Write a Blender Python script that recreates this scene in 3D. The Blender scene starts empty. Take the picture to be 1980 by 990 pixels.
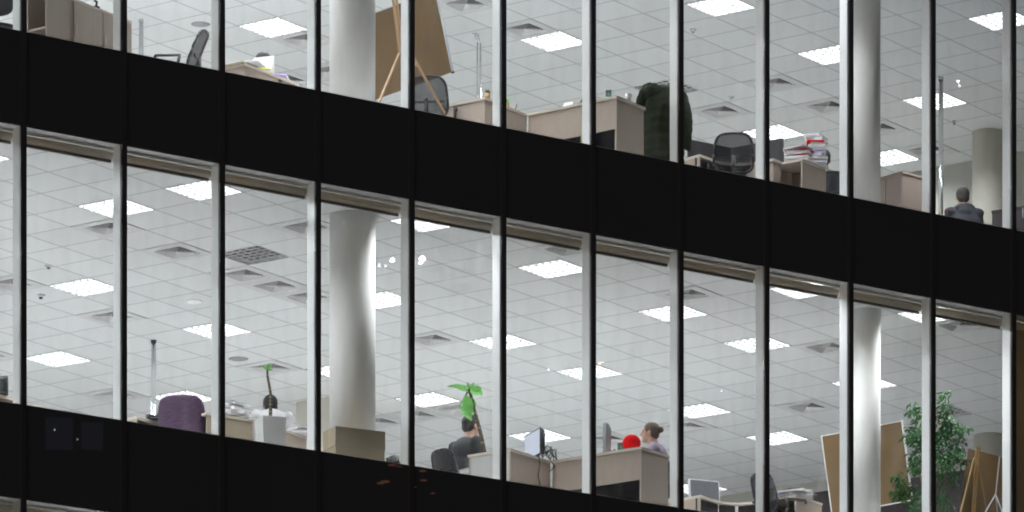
import bpy, bmesh, math, random
from mathutils import Vector, Matrix
random.seed(7)
R = math.radians
C = bpy.context.scene.collection
# ------------------------------------------------------------------ camera
EYE = 1.6                       # eye height of the photographer on the pavement
F, VH, CX = 11177.15, 3416.64, 990.0      # focal length, horizon and centre in photo pixels
cam = bpy.data.cameras.new('camera'); cam_o = bpy.data.objects.new('camera', cam); C.objects.link(cam_o)
cam_o.location = (0, 0, EYE); cam_o.rotation_euler = (R(90), 0, 0)
cam.sensor_width = 36; cam.lens = F/1980*36; cam.shift_y = (VH-495)/1980
cam.clip_start = 1; cam.clip_end = 600
bpy.context.scene.camera = cam_o
# ------------------------------------------------------------------ night sky
w = bpy.data.worlds.new('World'); bpy.context.scene.world = w; w.use_nodes = True
nt = w.node_tree; bg = nt.nodes['Background']
sky = nt.nodes.new('ShaderNodeTexSky'); sky.sky_type = 'NISHITA'; sky.sun_disc = False
sky.sun_elevation = R(9); sky.sun_rotation = R(200)
nt.links.new(sky.outputs[0], bg.inputs[0]); bg.inputs[1].default_value = 0.07
sc = bpy.context.scene
sc.view_settings.view_transform = 'Standard'; sc.view_settings.look = 'None'
sc.view_settings.exposure = 0; sc.view_settings.gamma = 1
sc.render.engine = 'CYCLES'
cy = sc.cycles; cy.filter_width = 1.9
cy.max_bounces = 10; cy.diffuse_bounces = 6; cy.glossy_bounces = 4; cy.transmission_bounces = 4; cy.transparent_max_bounces = 12
cy.sample_clamp_indirect = 20; cy.caustics_reflective = False; cy.caustics_refractive = False
LAMP = 86.0                     # radiance of a lit ceiling luminaire

# ------------------------------------------------------------------ measured frame of the building
TH = 0.61524638                                   # facade direction
FX, FY = -4.96317343, 59.11722598                 # foot of the mullion at s = 0
BAY = 1.2
fdir = Vector((math.cos(TH), math.sin(TH), 0)); fin_ = Vector((-math.sin(TH), math.cos(TH), 0))
HEAD = 16.777+EYE; FLO = 13.92+EYE                # lower office floor: ceiling and floor heights
FUP = 17.737+EYE; CUP = 34.49*.6+EYE              # upper office floor
FBL = FLO-3.817; CBL = 12.96+EYE                  # the floor below
def fpt(s, d, z): return Vector((FX, FY, 0))+fdir*s+fin_*d+Vector((0, 0, z))
def ray(u, v, z):                                 # point of height z seen at photo pixel u, v
    Y = (z-EYE)*F/(VH-v); return Vector(((u-CX)*Y/F, Y, z))
def rayY(u, v, Y): return Vector(((u-CX)*Y/F, Y, EYE+(VH-v)*Y/F))
T = .6
class Grid:
    def __init__(g, phi, i0, j0, z):
        g.phi = phi; g.a = Vector((math.cos(phi), math.sin(phi), 0)); g.b = Vector((math.sin(phi), -math.cos(phi), 0))
        g.o = (g.a*i0+g.b*j0)*T; g.z = z; g.rz = phi-math.pi/2
    def tile(g, u, v):
        p = ray(u, v, g.z); p.z = 0; p -= g.o
        return (math.floor(p.dot(g.a)/T), math.floor(p.dot(g.b)/T))
    def centre(g, ij): 
        p = g.o+g.a*(ij[0]+.5)*T+g.b*(ij[1]+.5)*T; p.z = g.z; return p
GL = Grid(0.95641, 79.1108, -66.05898, HEAD)
GU = Grid(0.94891, 78.903, -66.1276, CUP)
RZ = GL.rz                                         # furniture frame: x right and nearer, y right and farther
ax = Vector((math.cos(RZ), math.sin(RZ), 0)); ay = Vector((-math.sin(RZ), math.cos(RZ), 0))

# ------------------------------------------------------------------ materials
def mat(name, col, rough=.6, metal=0., var=.06, vs=6., bump=0., bs=40., stretch=None, spec=.5, col2=None, trans=0., emit=0.):
    m = bpy.data.materials.new(name); m.use_nodes = True; n = m.node_tree.nodes; l = m.node_tree.links
    p = n['Principled BSDF']; p.inputs['Roughness'].default_value = rough; p.inputs['Metallic'].default_value = metal
    p.inputs['Specular IOR Level'].default_value = spec
    tc = n.new('ShaderNodeTexCoord'); mp = n.new('ShaderNodeMapping'); l.new(tc.outputs['Object'], mp.inputs[0])
    if stretch: mp.inputs['Scale'].default_value = stretch
    nz = n.new('ShaderNodeTexNoise'); nz.inputs['Scale'].default_value = vs; nz.inputs['Detail'].default_value = 5
    l.new(mp.outputs[0], nz.inputs[0])
    mx = n.new('ShaderNodeMix'); mx.data_type = 'RGBA'
    c2 = col2 or tuple(min(1, c*(1+var*2)) for c in col); c1 = col if col2 else tuple(c*(1-var*2) for c in col)
    mx.inputs[6].default_value = (*c1, 1); mx.inputs[7].default_value = (*c2, 1)
    l.new(nz.outputs[0], mx.inputs[0]); l.new(mx.outputs[2], p.inputs['Base Color'])
    if bump:
        b = n.new('ShaderNodeBump'); b.inputs['Strength'].default_value = bump; b.inputs['Distance'].default_value = .01
        n2 = n.new('ShaderNodeTexNoise'); n2.inputs['Scale'].default_value = bs; l.new(mp.outputs[0], n2.inputs[0])
        l.new(n2.outputs[0], b.inputs['Height']); l.new(b.outputs[0], p.inputs['Normal'])
    if trans:
        t = n.new('ShaderNodeBsdfTranslucent'); l.new(mx.outputs[2], t.inputs[0]); s = n.new('ShaderNodeMixShader')
        s.inputs[0].default_value = trans; l.new(p.outputs[0], s.inputs[1]); l.new(t.outputs[0], s.inputs[2])
        l.new(s.outputs[0], n['Material Output'].inputs[0])
    if emit:
        p.inputs['Emission Color'].default_value = (*col, 1); p.inputs['Emission Strength'].default_value = emit
    return m
def ceiling_mat():
    m = bpy.data.materials.new('ceiling tiles'); m.use_nodes = True; n = m.node_tree.nodes; l = m.node_tree.links
    p = n['Principled BSDF']; p.inputs['Roughness'].default_value = .9
    tc = n.new('ShaderNodeTexCoord'); sep = n.new('ShaderNodeSeparateXYZ'); l.new(tc.outputs['Object'], sep.inputs[0])
    def mth(op, a, b=None):
        x = n.new('ShaderNodeMath'); x.operation = op
        for k, v in enumerate((a, b)):
            if v is None: continue
            if isinstance(v, (int, float)): x.inputs[k].default_value = v
            else: l.new(v, x.inputs[k])
        return x.outputs[0]
    cells = []; lines = []
    for o, wd in ((sep.outputs[0], .021), (sep.outputs[1], .021)):
        q = mth('DIVIDE', o, T); fl = mth('FLOOR', q); cells.append(fl)
        fr = mth('FRACT', q); e = mth('MINIMUM', fr, mth('SUBTRACT', 1, fr)); lines.append(mth('LESS_THAN', e, wd))
    line = mth('MAXIMUM', lines[0], lines[1])
    cb = n.new('ShaderNodeCombineXYZ'); l.new(cells[0], cb.inputs[0]); l.new(cells[1], cb.inputs[1])
    wn = n.new('ShaderNodeTexWhiteNoise'); l.new(cb.outputs[0], wn.inputs[0])
    nz = n.new('ShaderNodeTexNoise'); nz.inputs['Scale'].default_value = 1.1; nz.inputs['Detail'].default_value = 4; l.new(tc.outputs['Object'], nz.inputs[0])
    f = mth('ADD', mth('MULTIPLY', wn.outputs[0], .045), mth('MULTIPLY', nz.outputs[0], .05))
    v = mth('ADD', f, .68); v = mth('MULTIPLY', v, mth('SUBTRACT', 1, mth('MULTIPLY', line, .34)))
    c = n.new('ShaderNodeCombineColor'); l.new(mth('MULTIPLY', v, .975), c.inputs[0]); l.new(v, c.inputs[1]); l.new(mth('MULTIPLY', v, 1.0), c.inputs[2])
    l.new(c.outputs[0], p.inputs['Base Color'])
    return m
def glass_mat():
    m = bpy.data.materials.new('window glass'); m.use_nodes = True; n = m.node_tree.nodes; l = m.node_tree.links
    n.remove(n['Principled BSDF'])
    t = n.new('ShaderNodeBsdfTransparent'); t.inputs[0].default_value = (.93, .95, .95, 1)
    g = n.new('ShaderNodeBsdfGlossy'); g.inputs['Roughness'].default_value = 0.01; g.inputs[0].default_value = (1, 1, 1, 1)
    fr = n.new('ShaderNodeFresnel'); fr.inputs[0].default_value = 1.35
    s = n.new('ShaderNodeMixShader'); l.new(fr.outputs[0], s.inputs[0]); l.new(t.outputs[0], s.inputs[1]); l.new(g.outputs[0], s.inputs[2])
    # thin film of dust on the outside of the pane
    d = n.new('ShaderNodeBsdfTranslucent'); d.inputs[0].default_value = (.8, .8, .82, 1)
    tc = n.new('ShaderNodeTexCoord'); mp = n.new('ShaderNodeMapping'); mp.inputs['Scale'].default_value = (5, 5, 1.1)
    nz = n.new('ShaderNodeTexNoise'); nz.inputs['Scale'].default_value = 1.5; nz.inputs['Detail'].default_value = 6
    l.new(tc.outputs['Object'], mp.inputs[0]); l.new(mp.outputs[0], nz.inputs[0])
    cr = n.new('ShaderNodeMapRange'); cr.inputs[1].default_value = .45; cr.inputs[2].default_value = .8; cr.inputs[4].default_value = .04
    l.new(nz.outputs[0], cr.inputs[0])
    s2 = n.new('ShaderNodeMixShader'); l.new(cr.outputs[0], s2.inputs[0]); l.new(s.outputs[0], s2.inputs[1]); l.new(d.outputs[0], s2.inputs[2])
    l.new(s2.outputs[0], n['Material Output'].inputs[0]); return m
def mesh_fabric(name, col, hole):
    m = mat(name, col, .8); n = m.node_tree.nodes; l = m.node_tree.links
    t = n.new('ShaderNodeBsdfTransparent'); s = n.new('ShaderNodeMixShader'); s.inputs[0].default_value = hole
    l.new(n['Principled BSDF'].outputs[0], s.inputs[1]); l.new(t.outputs[0], s.inputs[2]); l.new(s.outputs[0], n['Material Output'].inputs[0]); return m
def emission(name, col, st):
    m = bpy.data.materials.new(name); m.use_nodes = True; n = m.node_tree.nodes; l = m.node_tree.links
    e = n.new('ShaderNodeEmission'); e.inputs[0].default_value = (*col, 1); e.inputs[1].default_value = st
    l.new(e.outputs[0], n['Material Output'].inputs[0]); return m
WG = (14, 14, 1.2)
M = dict(
 ceil=ceiling_mat(), glass=glass_mat(),
 black=mat('black facade cladding', (.028, .033, .048), .008, bump=.02, bs=1.2, spec=.45, var=.1, vs=.6),
 cap=mat('black mullion cap', (.024, .025, .032), .2, spec=.45),
 gasket=mat('grey gasket', (.10, .10, .12), .35, metal=.5),
 fin=mat('pale aluminium', (.95, .96, .98), .2, metal=.28, stretch=(30, 30, .3), var=.02),
 soffit=mat('painted soffit', (.93, .93, .93), .6), rail=mat('white blind rail', (.85, .85, .83), .35),
 blind=mat('beige blind fabric', (.74, .65, .54), .85, bump=.2, bs=90), blindf=mat('blind cloth', (.45, .36, .25), .9, trans=.5), blindd=mat('dark blind bar', (.16, .14, .12), .6),
 plaster=mat('white plaster', (.80, .79, .775), .75, bump=.05, bs=14, var=.03, vs=2),
 cream=mat('cream paint', (.62, .60, .53), .7, var=.03, vs=1.5), carpet=mat('grey office carpet', (.50, .49, .49), .95, bump=.4, bs=200),
 wallc=mat('cream partition', (.42, .42, .38), .6, var=.03), walld=mat('dark brown partition', (.06, .048, .05), .5), wood=mat('ash laminate', (.43, .355, .305), .5, stretch=WG, vs=5, var=.07),
 woodd=mat('taupe laminate', (.25, .195, .17), .5, stretch=WG, vs=5, var=.08), edge=mat('laminate edge', (.60, .53, .46), .45),
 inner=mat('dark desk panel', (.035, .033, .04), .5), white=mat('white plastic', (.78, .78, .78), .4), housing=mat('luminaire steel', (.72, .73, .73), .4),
 louvre=mat('polished louvre', (.80, .81, .82), .22, metal=.9, var=.02), lampoff=mat('unlit reflector', (.03, .03, .035), .3),
 ventf=mat('vent frame', (.62, .63, .63), .6), ventw=mat('vent blade', (.90, .91, .91), .5), ventd=mat('vent throat and blade shade', (.018, .018, .02), .8), chrome=mat('chrome', (.82, .83, .85), .12, metal=1., var=.01),
 blackp=mat('black plastic', (.022, .022, .026), .45), mesh=mesh_fabric('black chair mesh', (.02, .022, .028), .22), screen=emission('lit screen', (.80, .84, 1.0), .85),
 screenoff=mat('dark screen back', (.09, .095, .11), .4), silver=mat('silver plastic', (.55, .57, .60), .35, metal=.3),
 purple=mat('purple knitted cloth', (.070, .038, .078), .95, bump=1., bs=70, var=.32, vs=30, stretch=(.5, .5, 2.2)), paper=mat('paper', (.80, .80, .81), .8, var=.05, vs=60, stretch=(1, 1, 6)),
 papere=mat('paper edges', (.55, .55, .58), .8, var=.3, vs=60, stretch=(.5, .5, 6)), red=mat('red plastic', (.90, .010, .014), .8, spec=.1, trans=.3), redf=mat('red folder', (.42, .03, .06), .6), yellow=mat('yellow tag', (.55, .6, .05), .6),
 lilac=mat('lilac sheet', (.50, .42, .75), .7), card=mat('cardboard', (.36, .30, .225), .85, bump=.1, var=.08, vs=3), cork=mat('hardboard back', (.17, .105, .044), .7, bump=.1, var=.1, vs=3),
 pine=mat('pine easel wood', (.34, .215, .12), .55, stretch=(20, 20, 2), var=.15), pale=mat('pale grey laminate', (.52, .53, .53), .5), hardshade=mat('shaded hardboard', (.135, .08, .030), .65, bump=.1, var=.12, vs=2.5), pinel=mat('light pine', (.36, .23, .10), .55, stretch=(20, 20, 2), var=.12),
 skin=mat('skin', (.50, .30, .235), .55, var=.06), hairb=mat('black hair', (.016, .013, .013), .5, bump=.8, bs=120), hairn=mat('brown hair', (.10, .065, .045), .5, bump=.8, bs=120), hairg=mat('dark brown hair', (.045, .035, .03), .6, bump=.8, bs=90),
 shirtw=mat('white shirt', (.75, .75, .78), .8), shirtd=mat('charcoal sweater', (.055, .06, .065), .9, bump=.3), shirtg=mat('blue grey shirt', (.22, .24, .30), .85), hoodie=mat('slate hooded jacket', (.045, .048, .062), .75, bump=.5, bs=12, var=.2), pink=mat('crimson panel', (.22, .012, .045), .7),
 plaid=mat('mauve checked shirt', (.20, .13, .22), .85, col2=(.5, .45, .55), vs=45), trouser=mat('dark trousers', (.04, .045, .06), .9), parka=mat('olive quilted nylon', (.016, .022, .011), .75, bump=.9, bs=16, var=.15, vs=3, spec=.12),
 leaf=mat('glossy green leaf', (.03, .13, .03), .32, trans=.3, var=.3, vs=3), leafl=mat('pale variegated leaf', (.07, .40, .06), .35, trans=.5, col2=(.38, .72, .26), vs=22), stem=mat('ringed stem', (.004, .006, .003), .8, col2=(.13, .11, .07), vs=42, stretch=(.15, .15, 1)),
 bark=mat('ficus bark', (.22, .18, .13), .8), soil=mat('soil', (.03, .022, .016), .95), eye=mat('eye', (.02, .015, .012), .2), ground=mat('asphalt', (.05, .05, .052), .9, bump=.3),
 kraft=mat('kraft paper tube', (.42, .34, .17), .7), pot=mat('wooden pot', (.50, .28, .11), .6), photo=mat('green postcard', (.05, .30, .05), .4, col2=(.10, .14, .20), vs=9), greycard=mat('grey shade', (.34, .37, .40), .5), bluegrey=mat('grey loudspeaker grille', (.33, .34, .35), .7),
)
# ------------------------------------------------------------------ mesh builder
class MB:
    def __init__(s): s.bm = bmesh.new()
    def box(s, x0, x1, y0, y1, z0, z1, rot=None):
        vs = [s.bm.verts.new((x, y, z)) for x in (x0, x1) for y in (y0, y1) for z in (z0, z1)]
        if rot: 
            for v in vs: v.co = rot @ v.co
        for f in ((0, 1, 3, 2), (4, 6, 7, 5), (0, 4, 5, 1), (2, 3, 7, 6), (0, 2, 6, 4), (1, 5, 7, 3)): s.bm.faces.new([vs[i] for i in f])
        return s
    def quad(s, *p): s.bm.faces.new([s.bm.verts.new(q) for q in p]); return s
    def cyl(s, p0, p1, r0, r1=None, n=14, caps=True):
        r1 = r0 if r1 is None else r1; p0 = Vector(p0); p1 = Vector(p1); d = (p1-p0).normalized()
        q = d.to_track_quat('Z', 'Y'); A = []; B = []
        for k in range(n):
            t = 2*math.pi*k/n; o = q @ Vector((math.cos(t), math.sin(t), 0)); A.append(s.bm.verts.new(p0+o*r0)); B.append(s.bm.verts.new(p1+o*r1))
        for k in range(n):
            f = s.bm.faces.new((A[k], A[(k+1) % n], B[(k+1) % n], B[k])); f.smooth = True
        if caps: s.bm.faces.new(A[::-1]); s.bm.faces.new(B)
        return s
    def tube(s, pts, r, n=8):
        for a, b in zip(pts, pts[1:]): s.cyl(a, b, r, r, n)
        for p in pts[1:-1]: s.ell(p, (r, r, r), 8, 6)
        return s
    def ell(s, c, r, nu=16, nv=10, rot=None):
        m = Matrix.Translation(Vector(c)) @ (rot.to_4x4() if rot else Matrix.Identity(4)) @ Matrix.Diagonal((r[0], r[1], r[2], 1))
        g = bmesh.ops.create_uvsphere(s.bm, u_segments=nu, v_segments=nv, radius=1, matrix=m)
        for v in g['verts']:
            for f in v.link_faces: f.smooth = True
        return s
    def bar(s, p0, p1, w, h):
        p0 = Vector(p0); p1 = Vector(p1); d = p1-p0; q = d.to_track_quat('Z', 'X'); L = d.length; vs = []
        for z in (0, L):
            for x, y in ((-w/2, -h/2), (w/2, -h/2), (w/2, h/2), (-w/2, h/2)): vs.append(s.bm.verts.new(p0+q @ Vector((x, y, z))))
        for f in ((3, 2, 1, 0), (4, 5, 6, 7), (0, 1, 5, 4), (1, 2, 6, 5), (2, 3, 7, 6), (3, 0, 4, 7)): s.bm.faces.new([vs[i] for i in f])
        return s
    def prism(s, pts, z0, z1):
        A = [s.bm.verts.new((x, y, z0)) for x, y in pts]; B = [s.bm.verts.new((x, y, z1)) for x, y in pts]; n = len(pts)
        s.bm.faces.new(A[::-1]); s.bm.faces.new(B)
        for k in range(n): s.bm.faces.new((A[k], A[(k+1) % n], B[(k+1) % n], B[k]))
        return s
    def loft(s, rings, close=True):
        R_ = [[s.bm.verts.new(p) for p in r] for r in rings]; n = len(R_[0])
        for a, b in zip(R_, R_[1:]):
            for k in range(n): f = s.bm.faces.new((a[k], a[(k+1) % n], b[(k+1) % n], b[k])); f.smooth = True
        if close: s.bm.faces.new(R_[0][::-1]); s.bm.faces.new(R_[-1])
        return s
    def leaf(s, p, d, up, L, W, curl=.25):
        p = Vector(p); d = Vector(d).normalized(); side = d.cross(Vector(up)).normalized(); n = side.cross(d)
        prev = None
        for k in range(5):
            t = k/4; wv = W*math.sin(math.pi*(t*.9+.05))*(1-.25*t); c = p+d*L*t-n*curl*L*t*t
            row = [s.bm.verts.new(c-side*wv+n*wv*.25), s.bm.verts.new(c), s.bm.verts.new(c+side*wv+n*wv*.25)]
            if prev:
                for q in (0, 1): f = s.bm.faces.new((prev[q], prev[q+1], row[q+1], row[q])); f.smooth = True
            prev = row
        return s
    def build(s, name, m, parent=None, loc=None, rz=None, normals=True):
        if normals: bmesh.ops.recalc_face_normals(s.bm, faces=s.bm.faces)
        me = bpy.data.meshes.new(name); s.bm.to_mesh(me); s.bm.free(); me.materials.append(m)
        o = bpy.data.objects.new(name, me); C.objects.link(o)
        if parent: o.parent = parent
        if loc is not None: o.location = loc
        if rz is not None: o.rotation_euler.z = rz
        return o
def tag(o, label=None, cat=None, group=None, kind=None):
    for k, v in (('label', label), ('category', cat), ('group', group), ('kind', kind)):
        if v: o[k] = v
    return o
def thing(name, loc, rz, label, cat, group=None):
    o = bpy.data.objects.new(name, None); C.objects.link(o); o.location = loc; o.rotation_euler = (0, 0, rz); o.empty_display_size = .1
    return tag(o, label, cat, group)
def copy_tree(o, loc, rz, label, group=None):
    c = o.copy(); C.objects.link(c); c.location = loc; c.rotation_euler.z = rz; c['label'] = label
    if group: c['group'] = group
    for ch in [x for x in bpy.data.objects if x.parent == o]:
        d = ch.copy(); C.objects.link(d); d.parent = c
        for g in [x for x in bpy.data.objects if x.parent == ch]:
            e = g.copy(); C.objects.link(e); e.parent = d
    return c
ORD = ['first', 'second', 'third', 'fourth', 'fifth', 'sixth', 'seventh', 'eighth', 'ninth', 'tenth', 'eleventh', 'twelfth', 'thirteenth', 'fourteenth', 'fifteenth']

# ------------------------------------------------------------------ setting: ground, floors, ceilings, walls
tag(MB().quad((-300, -200, 0), (300, -200, 0), (300, 300, 0), (-300, 300, 0)).build('ground', M['ground']), kind='structure')
S0, S1, DB = -6.0, 18.0, 13.0
WP = {0: ray(1459, 948.7, HEAD), 1: ray(1844, 317.4, CUP)}; WP[2] = WP[0]         # the oblique partition at the back right, per floor
def s_d(p): q = Vector((p.x-FX, p.y-FY, 0)); return q.dot(fdir), q.dot(fin_)
def room(k):
    ws, wd = s_d(WP[k]); g = GU if k == 1 else GL; bs, bd = g.b.dot(fdir), g.b.dot(fin_); sb = ws+bs*(DB-wd)/bd
    return [(S0, .03), (S1, .03), (S1, wd+bd*((S1-ws)/bs)), (sb, DB), (S0, DB)]
base = Vector((FX, FY, 0))
def slab(name, z0, z1, m): return tag(MB().prism(room(1), z0, z1).build(name, m, None, base, TH), kind='structure')
slab('floor', FBL-.3, FBL, M['carpet']); slab('floor', FLO-.3, FLO-.002, M['carpet']); slab('floor', FUP-.3, FUP-.002, M['carpet']); slab('roof', CUP+.45, CUP+.9, M['black'])
def ceiling(g, holes, zone):
    wp = WP[zone]
    bm = bmesh.new(); loc = Vector((g.o.x, g.o.y, g.z))
    for i in range(-16, 42):
        for j in range(-34, 30):
            if (i, j) in holes: continue
            vs = [bm.verts.new((x*T, y*T, 0)) for x, y in ((j, i), (j+1, i), (j+1, i+1), (j, i+1))]
            bm.faces.new(vs[::-1])
    bmesh.ops.remove_doubles(bm, verts=bm.verts, dist=.001)
    inv = Matrix.Rotation(-g.rz, 3, 'Z')
    def cut(p, n):        # keep the side the normal points away from
        bmesh.ops.bisect_plane(bm, geom=bm.verts[:]+bm.edges[:]+bm.faces[:], plane_co=inv @ (p-loc), plane_no=inv @ n, clear_outer=True)
    cut(fpt(0, .15, g.z), -fin_); cut(fpt(S0, 0, g.z), -fdir); cut(fpt(S1, 0, g.z), fdir); cut(fpt(0, DB, g.z), fin_); cut(Vector((wp.x, wp.y, g.z)), GL.a)
    me = bpy.data.meshes.new('ceiling'); bm.to_mesh(me); bm.free(); me.materials.append(M['ceil'])
    o = bpy.data.objects.new('ceiling', me); C.objects.link(o); o.location = loc; o.rotation_euler.z = g.rz; tag(o, kind='structure')
for z0, z1, hi in ((FLO, HEAD, 0), (FUP, CUP, 1), (FBL, CBL, 0)):
    e = room(hi); b = MB()
    def wseg(b, p, q, za, zb, t=.1, off=0.):
        p = Vector((*p, 0)); q = Vector((*q, 0)); n = (q-p).normalized(); n = Vector((-n.y, n.x, 0))*-1
        pts = [(p+n*off).xy, (q+n*off).xy, (q+n*(off+t)).xy, (p+n*(off+t)).xy]; b.prism(pts, za, zb)
    wseg(b, e[4], e[0], z0, z1+.3); wseg(b, e[3], e[4], z0, z1+.3); wseg(b, e[1], e[2], z0, z1+.3)
    tag(b.build('wall', M['wallc'], None, base, TH), kind='structure')
    b = MB(); wseg(b, e[2], e[3], z1-.55 if hi else z1-.14, z1+.3, .1, 0); tag(b.build('wall', M['wallc'], None, base, TH), kind='structure')
    b = MB(); wseg(b, e[2], e[3], z0, z1-.55 if hi else z1-.14, .1, .012)
    tag(b.build('wall', M['wallc'] if hi else M['walld'], None, base, TH), kind='structure')

# ------------------------------------------------------------------ the building's facade: one thing with parts
bld = tag(bpy.data.objects.new('office_building', None), 'dark glass and black panel office block seen obliquely at night with two lit floors', 'building'); C.objects.link(bld)
bld.location = base; bld.rotation_euler.z = TH
bays = range(-5, 15)
def bay_span(n): return n*BAY+.0, (n+1)*BAY-.083      # clear glass between caps
for z0, z1 in ((CBL, FLO), (HEAD, FUP), (CUP, CUP+1.2)):
    for n in bays:
        MB().box(n*BAY-.05, (n+1)*BAY-.054, -.012, .03, z0, z1).build('spandrel_panel', M['black'], bld)
MB().box(S0, S1, .0, .35, 0, FBL-.002).build('base_wall', M['black'], bld)
for n in list(bays)+[15]:
    s = n*BAY
    MB().box(s-.08, s-.02, -.035, -.014, FBL-.5, CUP+1.2).build('mullion', M['cap'], bld)
    for z0, z1 in ((FBL, CBL), (FLO, HEAD), (FUP, CUP)):
        MB().box(s-.078, s-.022, -.014, .012, z0, z1).build('gasket', M['gasket'], bld)
        MB().box(s-.075, s-.03, .012, .15, z0, z1).build('mullion_fin', M['fin'], bld)
for z0, z1 in ((FBL, CBL), (FLO, HEAD), (FUP, CUP)):
    for n in bays:
        a, b_ = n*BAY-.022, (n+1)*BAY-.078
        MB().box(a, b_, -.003, .003, z0, z1).build('window_pane', M['glass'], bld)
        MB().box(a-.008, b_+.003, .012, .16, z1, z1+.03).build('soffit', M['soffit'], bld)
        MB().box(a-.008, b_+.003, .008, .32, z0, z0+.012).build('bounce_sill', M['white'], bld)  # widened and whitened, out of sight, to bounce light onto soffit and blinds

# ------------------------------------------------------------------ roller blinds under every window head
def blind(n, zt, drop, label, grp):
    a, b_ = n*BAY-.02, (n+1)*BAY-.085
    t = thing('roller_blind', fpt((a+b_)/2, .205, zt), TH, label, 'roller blind', grp); L = (b_-a)/2+.02
    MB().box(-L, L, -.05, -.03, -.028, -.001).build('rail', M['rail'], t)
    m = MB().cyl((-L+.005, 0, -.072), (L-.005, 0, -.072), .044, n=20); m.build('roll', M['blind'], t)
    MB().box(-L+.01, L-.01, -.012, .012, -.145-drop, -.118-drop).build('bottom_bar', M['blindd'], t)
    if drop > 0: MB().box(-L+.012, L-.012, -.005, .005, -.12-drop, -.07).build('fabric', M['blindf'], t)
    return t
for zt, fl, nm in ((HEAD, 0, 'lower lit floor'), (CBL, 1, 'bottom edge floor'), (CUP, 2, 'upper lit floor')):
    for n in bays:
        last = (fl == 0 and n == 11)
        lab = f'rolled up beige window blind, {ORD[n+1]} bay from the left of the {nm}' if -1 <= n <= 11 else f'rolled up beige window blind of the {nm} outside the picture'
        if last: lab = 'beige window blind pulled fully down in the rightmost bay of the lower lit floor'
        blind(n, zt, 2.6 if last else 0., lab, f'roller blinds along the {nm}')

# ------------------------------------------------------------------ ceiling fittings
def make_light(lit):
    t = thing('ceiling_light', (0, 0, 0), 0, 'x', 'ceiling light'); M.setdefault('blade', mat('luminaire blade', (.055, .055, .055), .4))
    h = .296; b = MB()
    for s in (-1, 1):
        b.box(-.297, .297, s*h-.004, s*h+.004, -.004, .075); b.box(s*h-.004, s*h+.004, -.2915, .2915, -.004, .075)
    b.box(-.3, .3, -.3, .3, .076, .09); b.build('housing', M['blade'] if lit else M['housing'], t)
    b = MB(); N = 6
    for k in range(1, N):
        x = -.29+.58*k/N
        for kk in range(N):
            y0 = -.29+.58*kk/N+.002; y1 = -.29+.58*(kk+1)/N-.002; ym = (y0+y1)/2
            hb = .040 if lit else .013; b.box(x-.003, x+.003, y0, y1, .002, hb)
        b.box(-.29, .29, x-.003, x+.003, .0, hb-.001)
    b.build('louvre', M['white'] if not lit else M['blade'], t)
    MB().quad(*[(x_, y_, .05 if lit else .035) for x_, y_ in ((-.29, -.29), (-.29, .29), (.29, .29), (.29, -.29))]).build('diffuser', M['lamp'] if lit else M['lampoff'], t, normals=False)
    return t
M['lamp'] = emission('lit fluorescent panel', (.985, 1.0, 1.015), LAMP)
def make_vent():
    t = thing('air_vent', (0, 0, 0), 0, 'x', 'air vent')
    b = MB(); 
    for s in (-1, 1): b.box(-.295, .295, min(s*.295, s*.190), max(s*.295, s*.190), -.006, .004); b.box(min(s*.295, s*.190), max(s*.295, s*.190), -.1899, .1899, -.006, .004)
    b.build('frame', M['ventf'], t)
    b = MB()
    for k in range(6):
        ro = .188-.031*k; ri = ro-.025; zo, zi = -.004, .025
        if ri < 0: ri = .002
        for q in range(4):
            r = Matrix.Rotation(q*math.pi/2, 3, 'Z')
            b.quad(*[r @ Vector(v) for v in ((-ro, -ro, zo), (ro, -ro, zo), (ri, -ri, zi), (-ri, -ri, zi))])
            b.quad(*[r @ Vector(v) for v in ((-ro, -ro, zo-.001), (ro, -ro, zo-.001), (ro-.005, -ro+.005, zo-.001), (-ro+.005, -ro+.005, zo-.001))])
            b.quad(*[r @ Vector(v) for v in ((-ro-.0005, -ro-.0005, zo-.0045), (ro+.0005, -ro-.0005, zo-.0045), (ro+.0005, -ro-.0005, zo-.0005), (-ro-.0005, -ro-.0005, zo-.0005))])
    b.build('louvre', M['ventw'], t)
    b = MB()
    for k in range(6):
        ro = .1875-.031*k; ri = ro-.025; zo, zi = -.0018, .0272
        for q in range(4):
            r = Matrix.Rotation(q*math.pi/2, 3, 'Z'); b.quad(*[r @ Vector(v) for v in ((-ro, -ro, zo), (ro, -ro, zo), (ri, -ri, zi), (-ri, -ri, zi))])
    b.build('blade_shade', M['ventd'], t)  # dark copy of the blades paints the shade on their upper faces
    b = MB().box(-.28, .28, -.28, .28, .1, .11)
    for s in (-1, 1): b.box(-.28, .28, s*.27-.005, s*.27+.005, .005, .1); b.box(s*.27-.005, s*.27+.005, -.26, .26, .005, .1)
    b.build('throat', M['ventd'], t); return t
holes = {0: set(), 1: set(), 2: set()}
protos = {}
def place(kind, g, ij, label, group, fl):
    holes[fl].add(ij)
    mk = {'lit': lambda: make_light(True), 'off': lambda: make_light(False), 'vent': make_vent}[kind]
    p = g.centre(ij)
    if kind not in protos:
        t = protos[kind] = mk(); t.location = p; t.rotation_euler.z = g.rz; t['label'] = label; t['group'] = group
    else: copy_tree(protos[kind], p, g.rz, label, group)
def bay_of(u):
    U = [51, 245, 435, 621, 802, 980, 1151, 1322, 1487, 1649, 1808, 1964]
    k = sum(u > x-6 for x in U); return ORD[min(k, 12)]
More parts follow.
